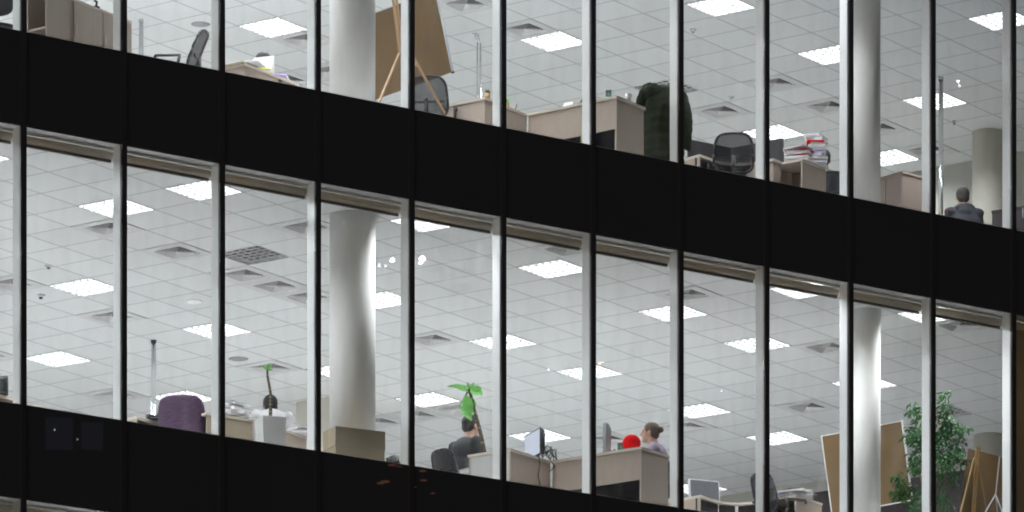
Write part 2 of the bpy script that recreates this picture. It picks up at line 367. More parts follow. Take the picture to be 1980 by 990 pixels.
def row_list(g, fl, nm, kind, pts, noun):
    seen = {}
    todo = []
    for u, v in pts:
        ij = g.tile(u, v)
        if ij in holes[fl] or ij in [x[0] for x in todo]: print('DUP', kind, fl, u, v, ij); continue
        todo.append((ij, u, v)); seen.setdefault(bay_of(u), []).append(v)
    for ij, u, v in todo:
        vs = sorted(seen[bay_of(u)]); k = vs.index(v)
        pos = '' if len(vs) == 1 else (', topmost there' if k == 0 else (', lowest there' if k == len(vs)-1 else f', {ORD[k]} from top'))
        out = u < 0 or v < -25 or u > 1985
        lab = f'{noun}, {nm}, {bay_of(u)} bay{pos}' if not out else f'{noun} in the {nm} added out of sight for even light'
        place(kind, g, ij, lab, f'{noun}s of the {nm}', fl)
        print(kind, fl, ij, (u, v))
LL = [(222,402),(392,368),(158,555),(417,640),(112,693),(357,768),(820,430),(1064,520),(715,580),(971,662),(1137,719),(826,771),(1045,843),(1299,607),(1462,665),(1543,563),(1352,794),(1503,847),(1797,607),(1671,743),(1348,943),(658,718),(-48,303)]
row_list(GL, 0, 'lower office ceiling', 'lit', LL, 'glowing square louvred light')
row_list(GL, 0, 'lower office ceiling', 'off', [(491,495),(1838,795)], 'unlit square louvred light')
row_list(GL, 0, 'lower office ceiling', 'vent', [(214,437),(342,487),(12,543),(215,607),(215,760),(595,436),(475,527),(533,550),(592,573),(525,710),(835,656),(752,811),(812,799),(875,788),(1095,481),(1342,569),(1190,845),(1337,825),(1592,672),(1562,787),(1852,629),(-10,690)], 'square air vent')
LU = [(528,54),(1068,80),(1392,12),(1602,107),(1490,257),(1935,40),(1803,196),(1727,305),(380,-60),(700,-90),(60,-60),(1230,-70),(-120,20),(1500,-120),(222,-301),(392,-343),(600,-300),(820,-266),(1064,-225),(900,-130),(160,-170)]  # off-frame entries are unseen lights added to brighten this floor and its column
row_list(GU, 1, 'upper office ceiling', 'lit', LU, 'glowing square louvred light')
row_list(GU, 1, 'upper office ceiling', 'off', [(1288,170)], 'unlit square louvred light')
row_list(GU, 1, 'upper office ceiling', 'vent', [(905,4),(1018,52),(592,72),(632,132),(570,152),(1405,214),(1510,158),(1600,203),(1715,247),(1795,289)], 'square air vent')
GB = Grid(0.95641, 79.1108, -66.05898, CBL)
row_list(GB, 2, 'office ceiling at the bottom edge', 'lit', [(222,1088),(392,1062),(20,1105),(-60,1010),(500,1150),(800,1180),(-60,1080),(1000,1300),(150,1250)], 'glowing square louvred light')  # all unseen; near-window lights added to brighten the soffit of this floor
# unseen luminaires added deeper in the room and off-frame for even illumination
for g, fl, nm in ((GL, 0, 'lower office ceiling'), (GU, 1, 'upper office ceiling')):
    for i in range(-14, 36, 4):
        for j in range(-30, 26, 4):
            c = g.centre((i, j)); s, d = s_d(c)
            if not (S0+.5 < s < S1-1 and .8 < d < DB-.5): continue
            if (c-WP[fl]).dot(g.a) > -.6: continue
            u = CX+F*c.x/c.y; v = VH-F*(c.z-EYE)/c.y
            Yf = None
            vis = -70 < u < 2050 and v > -25 and v < (785+.159*(u-51)+25 if fl == 0 else 62+.2*(u-51)+25)
            if vis or any(abs(i-a)+abs(j-b) < 3 for a, b in holes[fl]): continue
            place('lit', g, (i, j), f'glowing square louvred light in the {nm} added out of sight for even light', f'glowing square louvred lights of the {nm}', fl)
ceiling(GL, holes[0], 0); ceiling(GU, holes[1], 1); ceiling(GB, holes[2], 2)
def disc(name, g, u, v, r, h, m, label, cat, dot=None):
    p = ray(u, v, g.z); t = thing(name, p, g.rz, label, cat)
    MB().cyl((0, 0, 0), (0, 0, -h), r, r*.82, 24).build('base', m, t)
    if dot: MB().cyl((0, 0, -h-.0005), (0, 0, -h-.018), r*.5, r*.35, 16).build('sensor', dot, t)
    return t
disc('ceiling_speaker', GU, 388, 47, .115, .006, M['bluegrey'], 'flat round grey ceiling loudspeaker above the tilted black mesh chair', 'loudspeaker')
disc('ceiling_speaker', GL, 461, 694, .12, .006, M['bluegrey'], 'flat round grey ceiling loudspeaker left of the potted cane plant', 'loudspeaker')
disc('ceiling_speaker', GL, 375, 583, .10, .010, M['ventw'], 'flat white round ceiling disc above the third bay light, lower floor', 'ceiling disc')
disc('smoke_detector', GL, 79, 570, .05, .03, M['housing'], 'round smoke detector left of the lit panel in the second bay', 'smoke detector', M['blackp'])
disc('smoke_detector', GL, 94, 514, .045, .02, M['housing'], 'small brownish detector on a ceiling joint above the smoke detector', 'smoke detector', M['woodd'])
disc('smoke_detector', GU, 1340, 57, .04, .03, M['white'], 'small white detector left of the top centre light, upper floor', 'smoke detector', M['silver'])
disc('smoke_detector', GU, 1413, 188, .05, .010, M['housing'], 'flat round detector between ceiling vents of the upper floor', 'smoke detector', M['silver'])
disc('sprinkler', GU, 1816, 149, .02, .03, M['silver'], 'dark sprinkler head above the chrome post, upper right', 'sprinkler', M['blackp'])
disc('sprinkler', GU, 1845, 234, .022, .03, M['silver'], 'dark sprinkler head left of the far cream column', 'sprinkler', M['blackp'])

# ------------------------------------------------------------------ columns
def column(u, vtop, width_px, zc, zf, m, label):
    p = ray(u, vtop, zc); r = width_px/2*p.y/F; zc = CUP if zf == FUP else HEAD; t = thing('round_column', (p.x, p.y, zf), 0, label, 'column')
    MB().cyl((0, 0, 0), (0, 0, zc-zf+.02), r, n=64).build('shaft', m, t)
    MB().cyl((0, 0, 0), (0, 0, .08), r+.008, n=48).build('skirting', M['silver'], t); return t
column(681.5, 418, 89, HEAD, FLO, M['plaster'], 'thick white round column behind the stacked cardboard box')
column(681.5, 418, 89, HEAD, FUP, M['plaster'], 'thick white round column left of the hardboard easel, upper floor')
column(1676, 601, 53, HEAD, FLO, M['plaster'], 'white round column standing before the cork board')
column(1676, 601, 53, HEAD, FUP, M['plaster'], 'grey lit round column left of the tall cabinet, upper floor')
column(1911, 256, 62, CUP, FUP, M['cream'], 'cream round column behind the person in a hooded jacket')
column(1911, 842, 58, HEAD, FLO, M['cream'], 'cream round column behind the pine easel')
p = ray(608, 772, HEAD); t = thing('square_pillar', (p.x, p.y, FLO), RZ, 'square beige pillar half hidden behind the white column', 'column')
MB().box(-.28, .42, 0, .6, 0, HEAD-FLO+.01).build('shaft', M['cream'], t); MB().box(-.285, .425, -.005, .605, 0, .08).build('skirting', M['silver'], t)

# ------------------------------------------------------------------ furniture builders (x runs right and nearer, y right and farther)
FH = {0: FLO, 1: FUP}
def at(u, v, h, fl): p = ray(u, v, FH[fl]+h); p.z = FH[fl]; return p
def desk(p, L, D, label, solid=.25, gap=.36, H=.77, rz=RZ, m='wood', group=None):
    t = thing('desk', p, rz, label, 'desk', group); W = M[m]
    MB().box(-L-.01, .012, -.012, D+.01, H-.028, H).build('desk_top', M['edge'], t)
    MB().box(-.024, 0, .002, D-.01, 0, H-.029).build('side_panel', W, t)
    MB().box(-L, -L+.024, .002, D-.01, 0, H-.029).build('side_panel', W, t)
    if gap: 
        MB().box(-L+.025, -.025, .004, .022, H-gap, H-.029).build('front_panel', W, t)
        if solid: MB().box(-L+.025, -L+solid, .004, .022, .0, H-gap-.001).build('lower_panel', W, t)
        MB().box(-L+.05, -.03, D-.06, D-.04, .05, H-.04).build('back_panel', M['inner'], t)  # dark board put deep inside to keep the opening dark
    else: MB().box(-L+.025, -.025, .004, .022, 0, H-.029).build('front_panel', W, t)
    return t
def cabinet(p, L, D, label, doors=0, shelves=2, H=.77, rz=RZ):
    t = thing('shelf_cabinet', p, rz, label, 'cabinet'); W = M['wood']
    MB().box(-L-.005, .008, -.008, D+.005, H-.025, H).build('cabinet_top', M['edge'], t)
    MB().box(-L, -L+.02, 0, D, 0, H-.026).build('side_panel', W, t)
    MB().box(-.018, 0, 0, D, 0, H-.026).build('side_panel', W, t)
    MB().box(-L+.02, -.018, D*.0+.38 if D > .4 else D-.02, D*.0+.40 if D > .4 else D-.002, 0, H-.026).build('back_panel', M['woodd'], t)
    for k in range(shelves): MB().box(-L+.021, -.019, .01, .37 if D > .4 else D-.03, .06+k*.3, .08+k*.3).build('shelf', M['edge'], t)
    for k in range(doors):
        y0 = .42+(D-.43)*k/doors; d = MB().box(.0005, .018, y0+.008, y0+(D-.43)/doors-.008, .04, H-.035).build('door', W, t)
        MB().box(.019, .026, y0+.03, y0+.045, .4, .5).build('handle', M['silver'], d)
    return t
def poly_desk(pix, fl, label, back=.8, H=.77):
    P = [ray(u, v, FH[fl]+H) for u, v in pix]; o = P[1].copy(); o.z = FH[fl]; t = thing('desk', o, 0, label, 'desk')
    q = [(p-o).xy for p in P]; bk = [(q[-1]+ay.xy*back), (q[0]+ay.xy*back)]; out = [tuple(v) for v in q+bk]
    MB().prism(out, H-.03, H).build('desk_top', M['edge'], t)
    b = MB(); cols = [q[k] for k in range(1, len(q))]
    for a, c in zip(cols, cols[1:]):
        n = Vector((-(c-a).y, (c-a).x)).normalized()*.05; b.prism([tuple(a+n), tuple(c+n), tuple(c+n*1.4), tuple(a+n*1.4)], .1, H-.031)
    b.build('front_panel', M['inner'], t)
    n = ay.xy*.02; b = MB().prism([tuple(q[0]), tuple(q[1]-(q[1]-q[0])*.02), tuple(q[1]-(q[1]-q[0])*.02+n), tuple(q[0]+n)], 0, H-.031); b.build('side_panel', M['wood'], t)
    return t
def chair(p, rz, label, mesh='mesh', cloth=None, back_h=1.0, tilt=.12):
    t = thing('office_chair', p, rz, label, 'office chair', 'office chairs')
    hb = back_h; zb = .56
    def bp(x, z): s = (z-zb)/(hb-zb); return Vector((x, -.22-tilt*s-.05*math.sin(s*3.1)*0+.06*(x/.24)**2, z))
    pts = []
    for k in range(25):
        a = 2*math.pi*k/24; cx_ = abs(math.cos(a))**.5*math.copysign(1, math.cos(a)); sz = abs(math.sin(a))**.5*math.copysign(1, math.sin(a))
        z = (zb+hb)/2+sz*(hb-zb)/2; w = .235*(1-.10*(z-zb)/(hb-zb)); pts.append(bp(cx_*w, z))
    fr = MB().tube(pts, .015, 8).build('back_frame', M['blackp'], t)
    b = MB(); nx, nz = 10, 10; g = []
    for i in range(nz+1):
        row = []
        for j in range(nx+1):
            z = zb+.01+(hb-zb-.02)*i/nz; e = abs(2*i/nz-1)**4; w = .225*(1-.10*(z-zb)/(hb-zb))*(1-.22*e); row.append(b.bm.verts.new(bp(w*(2*j/nx-1), z)))
        g.append(row)
    for i in range(nz):
        for j in range(nx): f = b.bm.faces.new((g[i][j], g[i][j+1], g[i+1][j+1], g[i+1][j])); f.smooth = True
    b.build('backrest', M[mesh], t)
    MB().box(-.2, .2, -.275, -.262, .70, .725).cyl((0, -.29, .50), (0, -.29, .74), .022).build('lumbar_bar', M['blackp'], fr)
    MB().ell((0, 0, .47), (.25, .25, .045), 24, 10).build('seat', M['blackp'], t)
    for s in (-1, 1):
        MB().tube([(s*.24, -.12, .46), (s*.29, -.10, .58), (s*.29, -.12, .685), (s*.285, .14, .69), (s*.27, .16, .66)], .016).build('armrest', M['blackp'], t)
    MB().cyl((0, 0, .12), (0, 0, .44), .03).build('gas_column', M['silver'], t)
    b = MB()
    for k in range(5): a = k*1.2566; b.bar((0, 0, .12), (math.cos(a)*.3, math.sin(a)*.3, .08), .05, .035)
    b.build('base', M['blackp'], t)
    for k in range(5): a = k*1.2566; MB().cyl((math.cos(a)*.3-.02, math.sin(a)*.3, .03), (math.cos(a)*.3+.02, math.sin(a)*.3, .03), .03).build('caster', M['blackp'], t)
    return t
def monitor(p, rz, label, w=.47, h=.30, z0=.12, scr='screenoff', shell='blackp', tilt=0., round_=False):
    t = thing('monitor', p, rz, label, 'monitor')
    rot = Matrix.Translation((0, 0, 0)).to_3x3() @ Matrix.Rotation(-tilt, 3, 'X')
    rings = []
    for y, sx, sz in ((0, 1, 1), (.03, 1, 1), (.06, .93, .88), (.085, .75, .6)):
        rings.append([rot @ Vector((x*w/2*sx, y, z0+h/2+zz*h/2*sz)) for x, zz in ((-1, -.9), (-.95, -1), (.95, -1), (1, -.9), (1, .9), (.95, 1), (-.95, 1), (-1, .9))])
    MB().loft(rings).build('shell', M[shell], t)
    MB().box(-w/2+.014, w/2-.014, -.003, -.0005, z0+.016, z0+h-.014, rot).build('screen', M[scr], t)
    MB().bar((0, .06, .01), (0, .05, z0+.08), .06, .02).build('stand', M[shell], t)
    MB().cyl((0, .05, 0), (0, .05, .014), .11, .10, 24).build('foot', M[shell], t)
    return t
def stack(p, rz, w, d, n, th, label, cols=('paper',), wild=.06, name='paper_stack', cat='papers'):
    t = thing(name, p, rz, label, cat, None); z = 0; rnd = random.Random(label)
    for k in range(n):
        hh = th*rnd.uniform(.5, 1.5); c = cols[k % len(cols)]; a = rnd.uniform(-wild, wild)*3; r = Matrix.Rotation(a, 3, 'Z'); ox, oy = rnd.uniform(-wild, wild)*w, rnd.uniform(-wild, wild)*d
        b = MB(); N = 8; top = []; bot = []
        droop = rnd.uniform(0, .35)*hh
        for j in range(N+1):
            x = -w/2+w*j/N; dz = -droop*(2*j/N-1)**2*0+abs(math.sin(j*1.3+k))*hh*.12
            for y, L in ((-d/2, 0), (d/2, 1)):
                top.append(b.bm.verts.new(r @ Vector((x+ox, y+oy, z+hh+dz-droop*.3*L))) ); bot.append(b.bm.verts.new(r @ Vector((x+ox, y+oy, z+.0005))))
        for j in range(N):
            i = 2*j
            for q in ((top[i], top[i+2], top[i+3], top[i+1]), (bot[i], bot[i+1], bot[i+3], bot[i+2]), (bot[i], bot[i+2], top[i+2], top[i]), (bot[i+1], top[i+1], top[i+3], bot[i+3])): b.bm.faces.new(q)
        b.bm.faces.new((bot[0], top[0], top[1], bot[1])); b.bm.faces.new((bot[-2], bot[-1], top[-1], top[-2]))
        b.build('bundle' if c in ('paper', 'papere') else 'folder', M[c], t); z += hh*1.02+.001
    return t, z
def lift(p, h): q = p.copy(); q.z += h; return q

# ------------------------------------------------------------------ people
def person(p, rz, label, shirt, hair, bun=False, lean=.06, scale=1., hood=False, long=False, messy=False, arm=0., drop=0.):
    hy = .7*lean*1.0+.055+drop*.6; p = Vector((p.x, p.y, p.z))-Vector((-math.sin(rz), math.cos(rz), 0))*(hy-.03)*scale
    t = thing('person', p, rz, label, 'person'); t.scale = (scale,)*3
    L = lambda y, z: y+(z-.5)*lean
    def rem(o, vox, sm=6):
        md = o.modifiers.new('Remesh', 'REMESH'); md.mode = 'VOXEL'; md.voxel_size = vox; md.use_smooth_shade = True
        s_ = o.modifiers.new('Smooth', 'SMOOTH'); s_.factor = .5; s_.iterations = sm
    hc = Vector((0, L(.035, 1.2)+.02+drop*.6, 1.205-drop))
    b = MB()
    b.ell(hc+Vector((0, -.012, .022)), (.074, .092, .092), 24, 16).ell(hc+Vector((0, .035, -.045)), (.052, .056, .062), 20, 14)      # skull, jaw
    b.cyl(hc+Vector((0, .085, .02)), hc+Vector((0, .108, -.022)), .008, .016, 10).ell(hc+Vector((0, .102, -.024)), (.015, .014, .011))      # nose
    b.ell(hc+Vector((0, .082, -.058)), (.024, .012, .010)).ell(hc+Vector((0, .078, -.092)), (.022, .018, .016)).ell(hc+Vector((0, .074, .034)), (.052, .014, .012))
    for s in (-1, 1): b.ell(hc+Vector((s*.076, -.008, -.012)), (.010, .020, .032))
    b.cyl((0, L(0, 1.0), 1.0), hc+Vector((0, -.01, -.06)), .062, .052, 18)
    def limbs(b, k):
        b.ell((0, L(0, .56), .56), (.155*k, .12*k, .12*k)).ell((0, L(0, .74), .74), (.138*k, .10*k, .17*k)).ell((0, L(0, .93), .92), (.165*k, .115*k, .15*k)).ell((0, L(-.01, 1.02), 1.01), (.15*k, .08*k, .055*k))
        for s in (-1, 1):
            sh = Vector((s*.175, L(-.005, 1.01), .995)); el = Vector((s*.235, L(.04, .8)+.06, .76)); wr = Vector((s*.15, L(.1, .8)+.30, .80+arm))
            b.ell(sh, (.062*k,)*3).cyl(sh, el, .054*k, .043*k, 16).ell(el, (.044*k,)*3).cyl(el, wr, .041*k, .029*k, 16)
    limbs(b, .9)
    for s in (-1, 1):
        b.cyl((s*.085, .0, .54), (s*.10, .42, .52), .078, .056, 16).ell((s*.10, .43, .51), (.056,)*3).cyl((s*.10, .43, .51), (s*.10, .40, .09), .052, .036, 16).ell((s*.10, .46, .05), (.042, .12, .04))
        wr = Vector((s*.15, L(.1, .8)+.30, .80+arm)); b.ell(wr+Vector((-s*.012, .05, -.004)), (.038, .048, .015)).cyl(wr-Vector((0, .03, 0)), wr+Vector((-s*.008, .03, 0)), .027, .026, 12)
        for k in range(4):
            a = wr+Vector((-s*(.042-.02*k), .085, 0)); ln = (.06, .075, .07, .055)[k]
            b.cyl(a, a+Vector((0, ln*.55, .002)), .0088, .008, 8).cyl(a+Vector((0, ln*.55, .002)), a+Vector((0, ln, -.016)), .008, .0068, 8)
        b.cyl(wr+Vector((-s*.03, .03, 0)), wr+Vector((-s*.062, .065, -.006)), .011, .009, 8).cyl(wr+Vector((-s*.062, .065, -.006)), wr+Vector((-s*.062, .095, -.012)), .009, .0075, 8)
    body = b.build('body', M['skin'], t); rem(body, .0075, 4)
    for s in (-1, 1): MB().ell(hc+Vector((s*.029, .079, .012)), (.010, .007, .0065)).build('eye', M['eye'], body)
    b = MB(); limbs(b, 1.08); b.cyl((0, L(0, .98), .99), (0, L(0, 1.06)+.0, 1.065), .085, .062, 18)
    if hood: b.ell((0, L(-.07, 1.02), 1.045), (.13, .065, .055)).ell((0, L(-.10, .98), .99), (.10, .045, .06)).ell((.15, L(-.01, .99), 1.0), (.10, .08, .06)).ell((-.15, L(-.01, .99), 1.0), (.10, .08, .06)).ell((0, L(0, .86), .84), (.215, .15, .2))
    o = b.build('hooded_jacket' if hood else 'shirt', M[shirt], t); rem(o, .012, 5)
    if hood:
        for s in (-1, 1): MB().ell((s*.205, L(-.02, 1.0), 1.012), (.028, .07, .022), 16, 10).build('shoulder_panel', M['pink'], o)
    b = MB(); b.ell((0, 0, .55), (.165, .14, .12))
    for s in (-1, 1): b.cyl((s*.085, .0, .545), (s*.10, .42, .525), .086, .064, 16).ell((s*.10, .43, .515), (.064,)*3).cyl((s*.10, .43, .515), (s*.10, .40, .10), .06, .048, 16)
    o = b.build('trousers', M['trouser'], t); rem(o, .014, 5)
    b = MB(); b.ell(hc+Vector((0, -.020, .036)), (.083, .094, .090), 28, 18)
    b.ell(hc+Vector((0, -.050, -.012)), (.074, .058, .068), 20, 14)
    for s in (-1, 1): b.ell(hc+Vector((s*.066, -.018, .02)), (.016, .035, .05))
    if bun: b.ell(hc+Vector((0, -.125, .03)), (.036, .034, .036)).cyl(hc+Vector((0, -.09, .03)), hc+Vector((0, -.12, .03)), .03, .02)
    if messy:
        rnd = random.Random(3)
        for k in range(70):
            a = rnd.uniform(0, 6.28); e = rnd.uniform(.3, 1.4); d = Vector((math.cos(a)*math.cos(e), math.sin(a)*math.cos(e), math.sin(e))); q = hc+Vector((0, -.02, .03)); b.cyl(q+d*.07, q+d*rnd.uniform(.098, .112)+Vector((rnd.uniform(-.012, .012), 0, 0)), .012, .005, 6)
    # cut the hair away from the face
    for v in b.bm.verts:
        dlt = v.co-hc
        if dlt.y > .052 and dlt.z < .062 and not bun: v.co.y = hc.y+.045
        elif dlt.y > .06 and dlt.z < .055: v.co.y = hc.y+.05
    o = b.build('hair', M[hair], t); rem(o, .007, 1)
    return t
SH = 1.31
person(at(510, 103, SH, 1), R(70), 'person whose dark hair shows over a white folder, upper floor', 'shirtw', 'hairb')
person(at(1593, 291, SH, 1), R(5), 'person in blue grey shirt half hidden behind red and white folders', 'shirtg', 'hairb')
person(at(1862, 364, SH, 1), R(8), 'short haired person in slate hooded jacket with crimson shoulders, back turned', 'hoodie', 'hairg', hood=True, lean=.12)
person(at(523, 766, SH-.07, 0), R(14), 'dark haired person in white shirt behind the ringed plant stem', 'shirtw', 'hairb', lean=.1, drop=.07)
person(at(760, 885, SH, 0), R(15), 'person of whom only messy black hair shows beside the cardboard box', 'shirtd', 'hairb', messy=True)
mo = person(at(907, 804, SH*1.07, 0), R(-48), 'person in charcoal sweater seated before the big leaved plant', 'shirtd', 'hairb', lean=.12, scale=1.07)
pw = at(1262, 819, SH, 0); pm = at(907, 804, SH, 0)
wo = person(pw, R(78), 'brown haired woman with a bun in mauve checked shirt facing left', 'plaid', 'hairn', bun=True, lean=.1)
# ------------------------------------------------------------------ chairs
chair(at(388, 66, 1.0, 1)+Vector((-.3, 0, 0)), R(84), 'black mesh chair seen from the side below the round ceiling loudspeaker', tilt=.16)
chair(at(832, 154, .98, 1)+Vector((.0, .2, 0)), R(-8), 'black mesh chair behind the leg of the hardboard easel', back_h=.98)
chair(at(1418, 264, .98, 1)+Vector((.0, .2, 0)), R(0), 'black mesh chair seen from behind before the dark low screen', back_h=.98)
chair(at(-8, -60, 1.05, 1)+Vector((.0, .2, 0)), R(-12), 'black chair cut off by the left edge of the picture', mesh='blackp', back_h=1.05)
chair(at(1593, 291, SH, 1)+Vector((.05, -.06, 0)), R(5), 'black chair behind the person in the blue grey shirt', back_h=.95)
chair(mo.location, R(-56), 'black chair carrying the person in the charcoal sweater', mesh='blackp', back_h=.95, tilt=.1)
chair(at(1482, 918, 1.0, 0)+Vector((.18, .12, 0)), R(-60), 'black armchair left of the papers at the lower right', back_h=1.0)
chair(wo.location+Vector((-.16, .03, 0)), R(78), 'dark chair under the woman with the bun', mesh='blackp', back_h=.85)
pc = at(362, 771, .97, 0)+Vector((0, .2, 0)); chair(pc, R(-14), 'office chair wholly draped in purple knitted cloth', back_h=.955)
def drape(p, rz):
    b = MB(); rings = []
    for z, w, y0, y1 in ((.50, .285, -.38, -.15), (.60, .28, -.37, -.16), (.70, .272, -.375, -.17), (.80, .262, -.385, -.185), (.88, .252, -.395, -.21), (.93, .235, -.40, -.23), (.96, .20, -.395, -.25), (.972, .14, -.385, -.27)):
        r = []
        for k in range(40):
            a = 2*math.pi*k/40; c, s = math.cos(a), math.sin(a); X = w*abs(c)**.55*math.copysign(1, c); Yc = (y0+y1)/2+(y1-y0)/2*abs(s)**.6*math.copysign(1, s)
            f = 1+.035*math.sin(9*a+z*4)*(.98-z)*2; r.append((X*f, Yc-.02*math.sin(7*a)*(.98-z)+.05*(X/.25)**2, z))
        rings.append(r)
    b.loft(rings); o = b.build('throw', M['purple'], None, p, rz); return o
tag(drape(pc, R(-14)), 'purple knitted cloth hung over an office chair back', 'cloth')
# ------------------------------------------------------------------ desks and cabinets, upper floor
pU = at(937, 188, .77, 1)
desk(pU, .60, .82, 'narrow pale desk end right of the hardboard easel, upper floor', gap=0)
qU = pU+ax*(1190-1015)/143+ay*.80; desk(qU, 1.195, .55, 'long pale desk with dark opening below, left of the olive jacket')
a0 = at(90, -23, .77, 1); cabinet(a0, .27, 1.40, 'taupe cabinet with open end shelves at the upper left corner', doors=2, shelves=2)
t = desk(at(473, 122, .77, 1), .5, .95, 'pale desk under a white folder, second lit bay group of upper floor', gap=0)
MB().box(.0005, .004, .60, .66, .0, .74).build('gap_shade', M['inner'], t)  # dark strip on the side panel paints the shade of a gap
t['label'] = 'pale desk under the white folder with yellow strip, upper floor'
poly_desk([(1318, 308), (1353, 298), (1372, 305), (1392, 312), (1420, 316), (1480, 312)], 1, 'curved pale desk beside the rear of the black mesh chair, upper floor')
cabinet(at(1551, 307, .77, 1), .40, .52, 'open fronted cabinet carrying red and white folders, upper floor', shelves=2)
desk(at(1493, 306, .77, 1)+ay*.02, .5, .16, 'narrow pale desk end left of the open fronted cabinet', gap=0)
def tall_cabinet(p, rz, W, D, H, label, m='woodd'):
    t = thing('tall_cabinet', p, rz, label, 'cabinet'); MB().box(-W, 0, 0, D, 0, H-.03).build('body', M[m], t); MB().box(-W-.01, .01, -.01, D+.01, H-.029, H).build('cornice', M[m], t)
    for k in range(2): 
        d = MB().box(-W+W/2*k+.004, -W+W/2*(k+1)-.004, -.02, -.001, .1, H-.04).build('door', M[m], t); MB().cyl((-W/2+(.03 if k else -.03), -.03, 1.0), (-W/2+(.03 if k else -.03), -.03, 1.12), .006).build('handle', M['silver'], d)
    MB().box(-W+.01, -.01, .001, .02, .0, .09).build('plinth', M['inner'], t); return t
tall_cabinet(at(1745, 331, 2.1, 1), R(-49), .55, .36, 2.1, 'tall taupe cabinet standing right of the grey lit round column')
tall_cabinet(at(2050, 388, 1.15, 1), R(-30), .9, .4, 1.15, 'dark brown low cabinet at the right edge, upper floor', m='walld')
t = thing('low_screen', at(1332, 269, 1.12, 1), TH, 'dark low screen behind the black mesh chair and curved desk', 'screen')
MB().box(0, .62, 0, .03, .0, 1.12).build('panel', M['inner'], t)
q = Matrix.Rotation(RZ-TH, 3, 'Z'); b = MB().box(.0, .7, 0, .03, .0, 1.12); 
for v in b.bm.verts: v.co = q @ v.co + Vector((.625, 0, 0))
b.build('panel', M['inner'], t)
# ------------------------------------------------------------------ desks and cabinets, lower floor
pL = at(987, 867, .77, 0)
t = desk(pL, .57, .79, 'narrow pale desk end left of the monitor with trailing cables', gap=0)
for o in t.children:
    if o.name.startswith('front_panel'): o.data.materials[0] = M['pale']
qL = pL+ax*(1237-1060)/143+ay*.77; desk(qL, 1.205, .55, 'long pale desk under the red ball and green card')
desk(at(-20, 757, .77, 0), .8, 1.0, 'brown desk corner at the left edge, lower floor', gap=0, m='woodd')
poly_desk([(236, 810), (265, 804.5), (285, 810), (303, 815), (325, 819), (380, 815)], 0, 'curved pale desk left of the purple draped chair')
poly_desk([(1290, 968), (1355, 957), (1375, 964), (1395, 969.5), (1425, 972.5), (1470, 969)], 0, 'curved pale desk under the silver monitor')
t = thing('storage_box', at(491, 812, .77, 0), TH, 'brown desk back panel under the white papers, left of the white planter', 'desk')
t.name = 'desk.010'
MB().box(-.62, 0, 0, .5, .745, .77).build('desk_top', M['edge'], t); MB().box(-.6, -.03, .01, .03, 0, .744).build('front_panel', M['card'], t); MB().box(-.025, 0, .005, .49, 0, .744).build('side_panel', M['wood'], t)
desk(at(549, 831, .77, 0), .30, .42, 'small brown desk end right of the white planter', gap=0)
cabinet(at(1539, 956.7, .77, 0), .42, .56, 'open fronted cabinet carrying crumpled papers, lower right', shelves=2)

# ------------------------------------------------------------------ things on the desks, upper floor
def pot_plant(p, label, r=.03, hgt=.07, s=1.):
    t = thing('potted_plant', p, .3, label, 'plant'); MB().cyl((0, 0, 0), (0, 0, hgt*s), r*.95*s, r*s, 16).build('pot', M['pot'], t)
    b = MB(); rnd = random.Random(label)
    for k in range(26): a = rnd.uniform(0, 6.3); e = rnd.uniform(.3, 1.4); b.leaf((0, 0, hgt*s), (math.cos(a)*math.cos(e), math.sin(a)*math.cos(e), math.sin(e)), (0, 0, 1.01), rnd.uniform(.03, .06)*s, .012*s)
    b.build('foliage', M['leafl'] if s > 1 else M['leaf'], t)
H = .772
pot_plant(lift(pU-ax*.03+ay*.10, H), 'tiny dark succulent in square wooden pot beside the bent chrome rods')
pot_plant(lift(pU-ax*.12+ay*.58, H), 'tiny green plant in wooden pot right of the mullion, upper floor', s=1.3)
t = thing('pen_holder', lift(pU-ax*.06+ay*.66, H), .2, 'dark pen leaning beside the tiny green potted plant', 'pen'); MB().cyl((0, 0, 0), (.03, 0, .09), .005).build('pen', M['blackp'], t); MB().cyl((0, 0, 0), (0, 0, .03), .02).build('cup', M['pot'], t)
def card(p, rz, w, h, label, m='paper', m2=None, name='desk_card', cat='card'):
    t = thing(name, p, rz, label, cat); a = .35
    MB().box(-w/2, w/2, -.001, .001, 0, h, Matrix.Rotation(a, 3, 'X')).build('front_sheet', M[m], t)
    MB().box(-w/2, w/2, -.001, .001, 0, h, Matrix.Translation((0, 0, 0)).to_3x3() @ Matrix.Rotation(-a, 3, 'X')).build('rear_sheet', M['paper'], t).location = (0, 2*h*math.sin(a)*0+.001, 0)
    t.children[0].location = (0, h*math.sin(a), 0); t.children[1].location = (0, -h*math.sin(a)+.0, 0)
    if m2: MB().box(-w/2+.003, w/2-.003, -.003, -.0015, h*.35, h*.97, Matrix.Rotation(a, 3, 'X')).build('picture', M[m2], t).location = (0, h*math.sin(a)*0, 0)
    return t
def postcard(p, rz, label, w=.075, h=.13):
    t = thing('postcard', p, rz, label, 'postcard'); r = Matrix.Rotation(-.12, 3, 'X')
    MB().box(-w/2, w/2, 0, .003, .0, h, r).build('sheet', M['paper'], t); MB().box(-w/2+.004, w/2-.004, -.002, -.0005, h*.38, h*.72, r).build('picture', M['photo'], t)
    MB().box(-w/2+.004, w/2-.004, -.002, -.0005, h*.725, h*.97, r).build('dark_sky', M['screenoff'], t)
    MB().bar((0, .05, 0), (0, .012, h*.7), .03, .002).build('prop', M['paper'], t); return t
def on(px, k, m, h=H): return lift(k+ax*px+ay*m, h)   # from a desk corner: px metres right, m metres back
t = thing('tent_card', on(-.78, qU, .06), RZ, 'small white tent card with dark end left of the black desk phone', 'card')
MB().prism([(0, 0), (.13, 0), (.13, .002), (0, .002)], 0, .001).build('foot', M['paper'], t)
